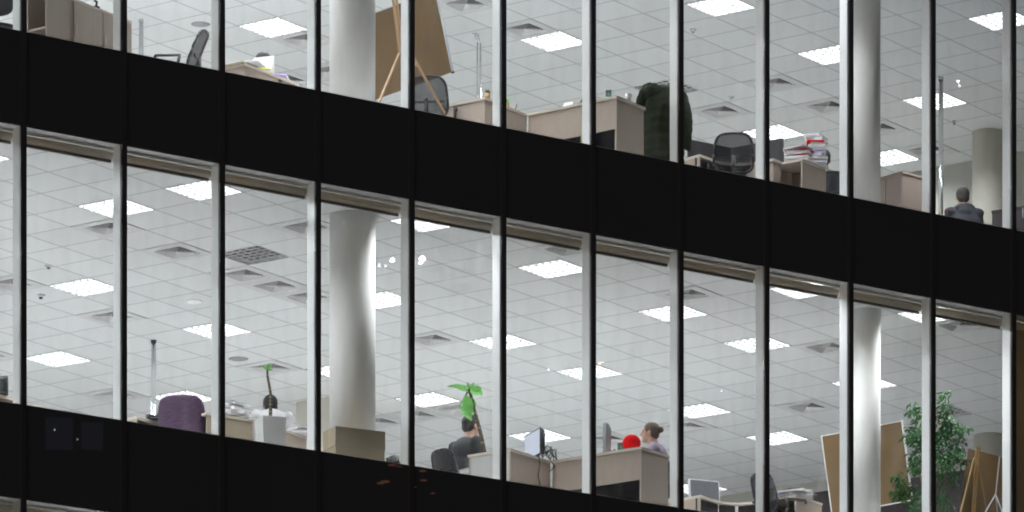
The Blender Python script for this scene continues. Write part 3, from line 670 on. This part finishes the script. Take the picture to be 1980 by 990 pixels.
MB().quad((0, .0, 0), (.15, .0, 0), (.12, .05, .075), (.0, .05, .075)).quad((.0, .10, 0), (.15, .10, 0), (.12, .05, .075), (.0, .05, .075)).build('sheet', M['paper'], t)
MB().quad((-.001, .0, 0), (-.001, .10, 0), (-.001, .05, .075)).build('end', M['blackp'], t)
t = thing('desk_phone', on(-.50, qU, .15), RZ, 'black desk phone left of the mullion on the long pale desk', 'phone')
MB().prism([(-.08, -.08), (.10, -.08), (.10, .10), (-.08, .10)], 0, .03).build('base', M['blackp'], t); MB().tube([(-.07, 0, .05), (-.03, 0, .10), (.04, 0, .12), (.09, 0, .07)], .022).build('handset', M['blackp'], t)
postcard(on(-.19, qU, .12), R(-10), 'green and grey postcard on the long pale desk, upper floor')
t = thing('cup', on(.015, qU, .22), 0, 'small pale plastic cup at the corner of the long pale desk', 'cup'); MB().cyl((0, 0, 0), (0, 0, .07), .030, .040, 20).build('wall', M['white'], t)
t = thing('postal_tube', rayY(1126, 297, 63.62), 0, 'kraft cardboard tube leaning upright beside the mullion', 'tube'); e = rayY(1133, 192, 63.62)-t.location; MB().cyl((0, 0, .0), e, .029, n=20).build('tube', M['kraft'], t); MB().cyl(e, e+e.normalized()*.006, .031, n=20).build('cap', M['card'], t)
st, z = stack(lift(at(1545, 303, .77, 1)+ay*.22-ax*.14, H), RZ+.1, .27, .22, 9, .016, 'white papers with a magenta folder in the middle, on the open fronted cabinet', ('paper', 'papere', 'paper', 'redf', 'paper', 'papere', 'redf', 'paper', 'papere'), .12)
st2, z = stack(lift(at(1574, 316, .77, 1)+ay*.12-ax*.05, H), RZ+.5, .20, .28, 13, .022, 'tall slumped pile of grey and white binders left of the blue grey shirt', ('papere', 'paper', 'paper', 'papere', 'lilac', 'paper', 'papere', 'paper', 'papere', 'red', 'paper', 'papere', 'paper'), .10)
t, z = stack(lift(at(452, 124, .77, 1)+ay*.18, H), RZ-.2, .34, .26, 3, .012, 'loose brown and white sheets at the near end of the pale desk', ('card', 'paper', 'paper'), .2)
t = thing('folder_holder', lift(at(508, 137, .77, 1)+ay*.08-ax*.05, H), R(-20), 'white folder holder with yellow strip hiding a dark haired person', 'folder')
MB().box(-.13, .10, -.005, .0, 0, .17, Matrix.Rotation(-.1, 3, 'X')).build('front_board', M['white'], t); MB().box(-.13, .10, .06, .066, 0, .20).build('rear_board', M['white'], t)
MB().bar((-.14, -.012, .075), (.08, -.012, .03), .012, .03).build('strip', M['yellow'], t); MB().box(-.1, .08, .012, .05, .0, .1).build('contents', M['papere'], t)
t, z = stack(lift(at(545, 152, .77, 1)+ay*.06-ax*.05, H), RZ+.4, .14, .2, 4, .012, 'lilac and white sheets sliding off the pale desk end', ('paper', 'lilac', 'lilac', 'paper'), .2)
t = thing('desk_lamp', lift(at(200, 14, .77, 1)+ay*.0-ax*.1, H), 0, 'small dark object on the taupe cabinet, upper left', 'ornament'); t.name = 'telephone_stand'; MB().cyl((0, 0, 0), (0, 0, .02), .04).build('base', M['blackp'], t); MB().tube([(0, 0, .02), (.01, 0, .07), (-.02, 0, .09)], .012).build('head', M['blackp'], t)

# ------------------------------------------------------------------ things on the desks, lower floor
m1 = pL+ay*.62-ax*.13; m1 = rayY(1043, 880, 64.95); m1.z = FLO+.771
monitor(m1+Vector((-.08, .20, 0)), R(-68), 'thin black monitor with lit white screen turned left', scr='screen', h=.30, z0=.06)
t = thing('monitor_cable', Vector((m1.x, m1.y, FLO)), 0, 'black cables tangled behind the lit monitor and hanging down the desk', 'cable')
b = MB(); rnd = random.Random(5)
for k in range(9):
    pts = []; x0 = .02+.01*k
    for q in range(9):
        a = q/8*6.28*(.6+.1*k); pts.append((x0+.05*math.cos(a+k)+.01*q, -.02+.05*math.sin(a*1.3+k), .80+.05*math.sin(a*1.7+k*.9)+.10*(1-q/8)))
    b.tube(pts, .0042, 6)
b.build('tangle', M['blackp'], t)
c0 = pL+ay*.42-Vector((t.location.x, t.location.y, 0)); 
def rel(q, z): v = q-Vector((t.location.x, t.location.y, 0)); return (v.x, v.y, z)
P0 = pL+ax*.03
MB().tube([rel(P0+ay*.50, .80), rel(P0+ay*.53, .70), rel(P0+ay*.50, .55), rel(P0+ay*.55, .42), rel(P0+ay*.66, .30), rel(P0+ay*.71, .2)], .005, 8).build('hanging_cable', M['blackp'], t)
MB().tube([rel(P0+ay*.62+ax*.05, .80), rel(P0+ay*.66+ax*.06, .74), rel(P0+ay*.68+ax*.1, .68), rel(P0+ay*.66+ax*.04, .62)], .005, 8).build('loop_cable', M['blackp'], t)
t = monitor(on(-.66, qL, .22), R(-100+10), 'grey round backed monitor half hidden by the mullion, lower floor', w=.36, h=.32, z0=.04, shell='greycard')
postcard(on(-.42, qL, .22), R(-14), 'green and grey postcard left of the red ball, lower floor', .10, .15)
t = thing('book', on(-.55, qL, .18), R(-35), 'dark sloping folder beside the lower mullion on the long pale desk', 'folder'); MB().prism([(0, 0), (.16, 0), (.16, .1), (0, .1)], 0, .012).build('cover', M['blackp'], t); MB().quad((0, 0, .013), (.13, 0, .013), (.0, .1, .10)).build('flap', M['screenoff'], t)
t = thing('glasses', on(-.24, qL, .10), R(-30), 'small dark spectacles lying left of the red ball', 'spectacles')
for s in (-1, 1): MB().cyl((s*.028, 0, .02), (s*.028, .004, .02), .022, n=16).build('lens', M['screenoff'], t); 
MB().tube([(-.055, .1, .015), (-.052, 0, .025), (.052, 0, .025), (.055, .1, .015)], .003).build('frame', M['blackp'], t)
MB().ell((0, 0, .095), (.102, .102, .096), 40, 24).build('ball', M['red']).name = 'red_ball'
o = bpy.data.objects['red_ball']; o.location = on(-.23, qL, .15); tag(o, 'bright red ball on the long pale desk beside the woman', 'ball')
mp_ = rayY(1364, 962, 67.3); mp_.z = FLO+.771
monitor(mp_, R(24), 'silver framed dark monitor on the curved desk at lower right', w=.39, h=.27, z0=.035, shell='silver', tilt=.12)
t, z = stack(lift(at(1528, 958, .77, 0)+ay*.2-ax*.06, H), RZ+.2, .32, .30, 6, .014, 'crumpled white papers on the lower right cabinet', ('paper', 'papere', 'paper', 'lilac', 'paper', 'paper'), .22)
t2 = thing('folded_scarf', lift(t.location, z+.002), RZ+.3, 'dark folded scarf lying on the crumpled papers', 'scarf'); MB().tube([(-.14, -.04, .012), (-.06, -.03, .035), (.03, .0, .035), (.12, .06, .02), (.19, .12, -.01)], .018).build('fold', M['blackp'], t2); MB().tube([(-.10, .04, .012), (0, .07, .03), (.10, .12, .02)], .016).build('fold', M['inner'], t2)
t, z = stack(lift(at(462, 808, .77, 0)+fin_*.16, H), TH, .26, .24, 8, .022, 'white paper pile with green scrap on top, left of the white planter', ('paper', 'papere', 'paper'), .12)
t, z = stack(lift(at(486, 811, .77, 0)+fin_*.34, H), TH+.5, .30, .24, 7, .024, 'slumped grey edged paper pile touching the white planter', ('papere', 'paper', 'redf', 'papere', 'paper', 'papere', 'paper'), .12)
t, z = stack(lift(at(566, 838, .77, 0)+ay*.1, H), .4, .2, .2, 4, .02, 'few white papers on the small brown desk end', ('paper', 'papere'), .2)
t, z = stack(lift(at(1010, 876, .77, 0)-ax*.12+ay*.05, H), RZ, .2, .25, 2, .01, 'thin white sheets left of the lit monitor', ('paper',), .1)
monitor(lift(at(293, 812, .77, 0)+ay*.1, H), R(200), 'small dark screen below the chrome post, lower floor', w=.26, h=.06, z0=.0)
monitor(lift(at(-12, 762, .77, 0)+ay*.1, H), R(160), 'dark screen cut by the left edge of the lower floor', w=.20, h=.2, z0=.0)
pb = at(862, 906, .73, 0); desk(lift(pb, 0)+ax*.35+ay*.02, .6, .35, 'low white desk under papers left of the charcoal sweater', gap=0, H=.60, m='white')
stack(lift(pb+ax*.2+ay*.15, .602), RZ, .45, .25, 5, .016, 'scattered white papers at the feet of the black chair', ('paper', 'papere', 'paper'), .2)
# ------------------------------------------------------------------ cardboard box, planter, plants
t = thing('cardboard_box', rayY(649, 824, 61.78), R(27), 'large brown cardboard box with seam before the thick white column', 'box'); zt = t.location.z-FLO; t.location.z = FLO
MB().box(0, .58, 0, .30, 0, zt-.205).build('carton', M['card'], t); MB().box(-.006, .586, -.006, .306, zt-.203, zt).build('lid', M['card'], t)
MB().box(-.0075, -.0062, .12, .17, zt-.2, zt-.002).build('tape', M['kraft'], t)
def planter_cane(base, top, label, leaves, rr, planter=True):
    t = thing('cane_plant', base, 0, label, 'plant')
    d = Vector(top)-base
    rings = []; N = 40
    pts = [Vector((d.x*(k/N)+.025*math.sin(k/N*5)*(k/N), d.y*k/N, .05+(d.z-.05)*k/N)) for k in range(N+1)]
    b = MB(); ring = []
    for k, p_ in enumerate(pts):
        r = rr*(1.15-.45*k/N)*(1.0+.16*(k % 2)); ring.append([(p_.x+r*math.cos(a*.6283), p_.y+r*math.sin(a*.6283), p_.z) for a in range(10)])
    b.loft(ring); b.build('stem', M['stem'], t)
    b = MB()
    for k in range(3, N-3, 3): q_ = pts[k]; r = rr*(1.15-.45*k/N)*1.12; b.cyl(q_-Vector((0, 0, .009)), q_+Vector((0, 0, .009)), r, r*.98, 10)
    b.build('leaf_scars', M['bark'], t)
    for (o, dr, L, W) in leaves:
        MB().leaf(pts[-1]*1.0+Vector(o), dr, (0, -1., .4), L*1.15, W*1.3, .2).build('leaf', M['leafl'], t)
    b = MB()
    for (o, dr, L, W) in leaves: b.tube([pts[-2], pts[-1]*.5+(pts[-1]+Vector(o))*.5+Vector((0, 0, .02)), pts[-1]+Vector(o)], .005, 6)
    b.build('petiole', M['leaf'], t); return t
pp = at(522, 805, .62, 0)
t = thing('planter', pp+Vector((0, .12, 0)), R(40), 'tall white tapered planter under the ringed plant stem', 'planter'); w0, w1 = .105, .135
t.rotation_euler.z = R(22)
b = MB(); rs = []
for z, w_ in ((0, w0), (.62, w1), (.62, w1-.015), (.56, w1-.02)): rs.append([(-w_, -w_, z), (w_, -w_, z), (w_, w_, z), (-w_, w_, z)])
b.loft(rs)
for f in b.bm.faces: f.smooth = False
b.build('body', M['pale'], t); MB().box(-.11, .11, -.11, .11, .55, .565).build('soil', M['soil'], t)
tp = lift(pp+Vector((0, .12, 0)), .566); e = rayY(521, 716, tp.y)
planter_cane(tp, e, 'nearly bare ringed cane with a pale green tip above the white planter', [((0, 0, .0), (-.6, -.2, .6), .06, .015), ((0, 0, 0), (.3, -.3, .8), .07, .02), ((0, 0, 0), (.8, 0, .2), .055, .014)], .016)
bp2 = rayY(948, 905, 65.15); bp2.z = FLO+.0
t = thing('planter', bp2, 0, 'white round planter hidden behind the desk, holding the big leaved cane', 'planter'); MB().cyl((0, 0, 0), (0, 0, .45), .12, .16, 28).build('body', M['white'], t); MB().cyl((0, 0, .44), (0, 0, .455), .145, n=24).build('soil', M['soil'], t)
tb = lift(bp2, .456); e = rayY(912, 752, tb.y)
planter_cane(tb, e, 'leaning cane plant with big variegated leaves before the charcoal sweater', [((-.02, 0, .02), (-1, -.1, .12), .20, .024), ((.01, 0, .01), (.75, -.3, -.45), .14, .062), ((-.045, -.04, -.08), (.22, -.15, -.95), .21, .058), ((-.105, -.05, -.20), (.62, -.1, -.72), .18, .04), ((.03, .04, -.09), (.1, .0, -1), .13, .034), ((0, 0, .0), (-.3, -.2, .9), .07, .018), ((0, 0, -.02), (.4, -.2, .8), .09, .02), ((-.01, -.02, -.03), (-.75, -.2, .25), .13, .026), ((.02, .0, -.04), (.6, -.2, .3), .11, .024), ((-.06, -.02, -.14), (.55, -.2, -.7), .16, .032)], .024)
def ficus(p, label):
    t = thing('ficus_tree', p, 0, label, 'tree'); rnd = random.Random(11)
    MB().cyl((0, 0, 0), (0, 0, .30), .14, .18, 28).build('pot', M['white'], t); MB().cyl((0, 0, .28), (0, 0, .29), .165, n=24).build('soil', M['soil'], t)
    k = p.y/F
    def px(u, v): return Vector(((u-1798)*k, 0, (VH-v)*k-(FLO-EYE)))
    cl = [(1768,790,.09,30),(1757,800,.06,12),(1780,800,.10,40),(1772,830,.13,90),(1760,850,.10,60),(1785,850,.12,70),(1775,880,.14,100),(1790,900,.12,80),(1770,905,.12,70),(1738,925,.09,60),(1752,945,.13,110),(1778,960,.14,90),(1735,950,.07,35),(1765,985,.12,60),
          (1822,770,.05,10),(1832,765,.06,12),(1820,790,.08,26),(1834,785,.07,20),(1825,810,.11,60),(1838,820,.12,80),(1812,835,.11,70),(1850,840,.11,70),(1860,830,.06,16),(1872,828,.05,9),(1830,850,.14,110),(1855,862,.11,70),(1845,885,.13,90),(1815,880,.12,80),(1865,885,.08,26),(1825,910,.12,80),(1850,915,.09,40),(1842,935,.08,30),(1815,940,.10,50),(1820,970,.11,70),(1838,985,.09,35),(1800,925,.10,40),(1800,860,.12,60)]
    tr = MB(); top = Vector((0, 0, .29)); fork = Vector((0, 0, .75))
    tr.tube([top, Vector((.01, .01, .5)), fork], .017, 10); twigs = MB(); lv = MB()
    for s in ((-.12, .02, 1.15), (.10, -.02, 1.25), (.16, .03, 1.0), (-.2, 0, .95)): tr.tube([fork, Vector(s)*.5+fork*.5+Vector((.02, 0, 0)), Vector(s)], .009, 8)
    for (u, v, r, n) in cl:
        c = px(u, v)+Vector((0, rnd.uniform(-.16, .16), 0)); anchor = Vector((c.x*.35, c.y*.4, max(.6, c.z-.35))); twigs.tube([anchor, (anchor+c)/2+Vector((0, 0, .03)), c], .003, 5)
        for q in range(n):
            d = Vector((rnd.gauss(0, 1), rnd.gauss(0, 1), rnd.gauss(0, 1)))
            pt_ = c+d.normalized()*r*rnd.random()**.5
            a = rnd.uniform(0, 6.28); lv.leaf(pt_, (math.cos(a)*.7, math.sin(a)*.7, rnd.uniform(-1.0, .15)), (math.sin(a), -math.cos(a)*.5, 1.1), rnd.uniform(.045, .075), rnd.uniform(.011, .018), .3)
    tr.build('trunk', M['bark'], t); twigs.build('twigs', M['bark'], t); lv.build('crown', M['leaf'], t, normals=False)
fp = rayY(1798, 990, 67.35); fp.z = FLO; ficus(fp, 'leafy weeping fig in a pot between the two right mullions')

# ------------------------------------------------------------------ boards and easels
def board(uBR, vBR, Y, ang, W, Hh, lean, label, face, frame, name='board', cat='board'):
    p = rayY(uBR, vBR, Y); t = thing(name, p, 0, label, cat); h = Vector((math.cos(ang), math.sin(ang), 0)); n = Vector((math.sin(ang), -math.cos(ang), 0)); up = (n*lean+Vector((0, 0, Hh))).normalized(); nn = h.cross(up)
    m = Matrix((h, up.cross(h), up)).transposed()
    MB().box(-W+.012, -.012, -.004, .006, .012, Hh-.012, m).build('sheet', M[face], t)
    b = MB()
    b.box(-W, 0, -.010, .012, 0, .0118, m).box(-W, 0, -.010, .012, Hh-.0118, Hh, m).box(-W, -W+.0118, -.010, .012, .012, Hh-.012, m).box(-.0118, 0, -.010, .012, .012, Hh-.012, m); b.build('frame', M[frame], t)
    MB().box(-.02, .003, -.013, .015, -.003, .018, m).build('corner_cap', M['blackp'], t); return t
board(876.5, 141, 64.3, R(-50.7), 1.42, .92, .26, 'big tilted brown hardboard on an easel right of the thick column', 'hardshade', 'silver')  # sheet colour darkened to stand for the shade on this board
board(1765, 968, 67.9, R(-41), 1.20, .93, .21, 'brown cork board with white frame behind the slim round column', 'cork', 'rail')
def legs(name, segs, label, m, z, cat='easel'):
    o = rayY(*segs[0][0][:2], segs[0][0][2]); o.z = z; t = thing(name, o, 0, label, cat)
    for part, (p0, p1, w_, h_) in zip(['mast']+['leg']*9, [(s[0], s[1], s[2], s[3]) for s in segs]):
        a = rayY(*p0[:2], p0[2]); b = rayY(*p1[:2], p1[2]); MB().bar(a-o, b-o, w_, h_).build(part, M[m], t)
    return t
legs('easel', [((757, -30, 63.75), (774, 104, 63.9), .022, .03), ((764, -30, 63.8), (779, 104, 63.95), .018, .02), ((772, 104, 63.85), (733, 198, 63.6), .018, .028), ((800, 112, 63.9), (860, 220, 64.0), .022, .03), ((780, 60, 63.9), (806, 128, 63.88), .03, .02)], 'brown wooden easel with splayed legs before the tilted hardboard', 'pine', FUP)
p = rayY(1934.7, 884, 67.95); t = thing('board', p, 0, 'plain brown plywood board behind the pine easel', 'board'); a = rayY(1872, 867, 67.75)-p
d = Vector((a.x, a.y, 0)); zt = p.z-FLO; t.location.z = FLO+.1; n = Vector((-d.y, d.x, 0)).normalized()
b = MB(); q0 = Vector((0, 0, zt-.1)); q1 = Vector((d.x, d.y, a.z+zt-.1)); q2 = q1+Vector((-.14, -.12, -.95)); q3 = q0+Vector((.02, -.12, -.95))
q0x = q0+Vector((-d.x*.6, -d.y*.6, -a.z*.6)); q3x = q3+Vector((-d.x*.6, -d.y*.6, -.0))
V = [b.bm.verts.new(v+n*o_) for o_ in (0, .008) for v in (q0x, q1, q2, q3x)]
for f in ((0, 1, 2, 3), (7, 6, 5, 4), (0, 4, 5, 1), (1, 5, 6, 2), (2, 6, 7, 3), (3, 7, 4, 0)): b.bm.faces.new([V[i] for i in f])
b.build('sheet', M['cork'], t)
legs('easel', [((1889, 864, 67.35), (1879, 1010, 67.3), .016, .02), ((1893.5, 864, 67.35), (1883, 1010, 67.3), .016, .02), ((1884, 885, 67.3), (1853, 1010, 67.1), .016, .022), ((1891, 895, 67.4), (1912, 1010, 67.7), .006, .01), ((1887, 864, 67.34), (1896, 868, 67.36), .02, .03)], 'light pine folding easel in the rightmost visible window, lower floor', 'pinel', FLO)
legs('tripod', [((1933, 882, 67.3), (1925, 958, 67.3), .014, .014), ((1925, 956, 67.3), (1900, 1000, 67.1), .012, .012), ((1925, 956, 67.3), (1942, 1000, 67.1), .012, .012), ((1925, 956, 67.3), (1930, 1000, 67.6), .012, .012)], 'thin silver tripod stand right of the pine easel', 'silver', FLO, 'tripod')
# ------------------------------------------------------------------ chrome service posts
def post(u, v, zc, zf, label, r=.028, top=.0):
    p = ray(u, v, zc); h = zc-zf-top; t = thing('service_post', (p.x, p.y, zf), 0, label, 'post'); MB().cyl((0, 0, 0), (0, 0, h-.03), r, n=24).build('tube', M['chrome'], t)
    MB().cyl((0, 0, h-.03), (0, 0, h), r+.004, n=24).build('collar', M['blackp'] if zf == FLO else M['silver'], t); return t
post(297, 658, HEAD, FLO, 'chrome service post above the curved desk, lower floor')
post(273, 38, CUP, FUP, 'grey metal service post left of the side view chair, upper floor')
post(1819.5, 150, CUP, FUP, 'tall chrome service post left of the person in a hooded jacket')
p = ray(926, 64, CUP); t = thing('cable_rods', (p.x, p.y, FUP), 0, 'pair of bent chrome rods rising above the narrow pale desk', 'post'); h = CUP-FUP
for s in (-1, 1): MB().tube([(s*.018, 0, 0), (s*.018, 0, h-.12), (s*.018-.03, 0, h-.03), (s*.018-.06, 0, h-.005)], .011, 12).build('rod', M['chrome'], t)
t = thing('socket_box', p-Vector((.03, .3, 0)), .2, 'white socket plate at the foot of the bent chrome rods', 'socket'); t.location.z = FUP+.95
MB().box(-.035, .02, -.02, .02, 0, .17, Matrix.Rotation(.2, 3, 'Y')).build('plate', M['white'], t)
# ------------------------------------------------------------------ olive jacket on a coat stand
pj = rayY(1281, 168, 65.75); hj = pj.z-FUP; pj.z = FUP
t = thing('coat_stand', pj, 0, 'slim dark stand hidden under the olive quilted jacket', 'coat stand'); MB().cyl((0, 0, 0), (0, 0, hj-.06), .018).build('pole', M['blackp'], t); MB().cyl((0, 0, 0), (0, 0, .03), .2, .17, 28).build('foot', M['blackp'], t)
t = thing('quilted_jacket', pj, R(-8), 'olive green quilted jacket hanging right of the long pale desk', 'jacket')
rings = []
N = 46
for k in range(N+1):
    s = k/N; z = hj-.02-s*.98; w_ = .10+.12*min(1, s*5)**.6+.035*s; dpt = .09+.06*min(1, s*5)+.02*s; q = 1+.06*abs(math.sin(s*math.pi*9+.6*math.sin(s*7)))
    rings.append([(w_*q*math.cos(a)*(1+.05*math.sin(3*a+s*5)), dpt*q*math.sin(a)*(1+.08*math.sin(5*a+s*9)), z-.02*math.cos(2*a)) for a in [2*math.pi*i/36 for i in range(36)]])
MB().loft(rings).build('body', M['parka'], t)
for s in (-1, 1):
    rings = []
    for k in range(31):
        f = k/30; c = Vector((s*(.19+.10*math.sin(min(1, f*1.6)*1.57)-.03*f), -.02, hj-.06-.66*f)); r = (.085-.025*f)*(1+.10*abs(math.sin(f*math.pi*7)))
        rings.append([(c.x+r*math.cos(a), c.y+r*1.1*math.sin(a), c.z-s*.03*math.cos(a)) for a in [2*math.pi*i/18 for i in range(18)]])
    MB().loft(rings).build('sleeve', M['parka'], t)
b = MB()
for k in range(14): a = 2*math.pi*k/14; b.ell((-.06+.13*math.cos(a), -.0+.08*math.sin(a), hj-.03+.025*math.sin(a*2)), (.055, .05, .045), 12, 8)
b.ell((-.20, -.05, hj-.10), (.07, .07, .09), 14, 10).ell((-.10, -.08, hj-.07), (.14, .06, .08), 16, 10); b.build('hood', M['parka'], t)

# ------------------------------------------------------------------ the house across the street, seen only as reflections in the black panels
def mirror_ray(u, v):
    d = Vector(((u-CX)/F, 1, (VH-v)/F)); o = Vector((0, 0, EYE)); q = Vector((FX, FY, 0)); k = (q-o).dot(fin_)/d.dot(fin_); p = o+d*k
    return p, d-fin_*2*d.dot(fin_)
p0, r0 = mirror_ray(500, 880); hd = Vector((r0.x, r0.y, 0)).normalized(); N0 = p0+r0*38; side = Vector((-hd.y, hd.x, 0)); yaw = math.atan2(-hd.x, hd.y)
nb = thing('neighbour_house', Vector((N0.x, N0.y, 0)), yaw, 'dark house opposite with two dim curtained windows, only reflected in the facade', 'building')
inv = Matrix.Rotation(-yaw, 3, 'Z')
MB().box(-22, 22, .01, 12, 0, 31).build('wall', M['cap'], nb); MB().box(-22.4, 22.4, -.3, 12.3, 31, 31.5).build('roof', M['cap'], nb)
def hit(u, v):
    p, r = mirror_ray(u, v); k = (N0-p).dot(hd)/r.dot(hd); q = p+r*k; l = inv @ (q-Vector((N0.x, N0.y, 0))); return l
glowm = emission('curtained window', (.55, .60, .9), .17); big = emission('street lamp head', (.95, .98, 1.0), 30.); spot = emission('bare bulb', (.9, .95, 1.0), 10.); warmb = emission('sodium lamp', (1.0, .8, .6), 20.); warm = emission('orange lantern', (1.0, .38, .2), 1.4)
for (a, b_) in (((86, 808), (139, 871)), ((156, 817), (199, 870))):
    A, B = hit(*a), hit(*b_); x0, x1 = sorted((A.x, B.x)); z0, z1 = sorted((A.z, B.z))
    f = MB().box(x0-.06, x1+.06, -.03, .0, z0-.06, z0-.005).build('window', M['gasket'], nb); MB().box(x0, x1, -.02, .0, z0, z1).build('curtain', glowm, f)
for u, v, r_, m_ in ((105, 836, .013, spot), (149, 855, .012, spot), (757, 905, .035, warm), (770, 908, .02, warm), (815, 916, .03, warm), (817, 934, .03, warm), (844, 915, .012, warm), (800, 948, .014, warm), (742, 937, .04, warm), (733, 940, .03, warm), (835, 960, .02, warm), (758, 509, .04, big), (816, 507, .055, big), (812, 514, .03, big), (733, 519, .022, big), (745, 520, .02, big), (1060, 720, .015, big), (1158, 708, .02, warmb), (1165, 706, .015, warmb), (1393, 762, .012, big), (1850, 164, .02, big), (1853, 172, .015, big)):
    A = hit(u, v); f = MB().ell((A.x, -.2, A.z), (r_*(2.2 if m_ is warm else 1), r_, r_*(.5 if m_ is warm else 1)), 16, 10).build('lamp', m_, nb)
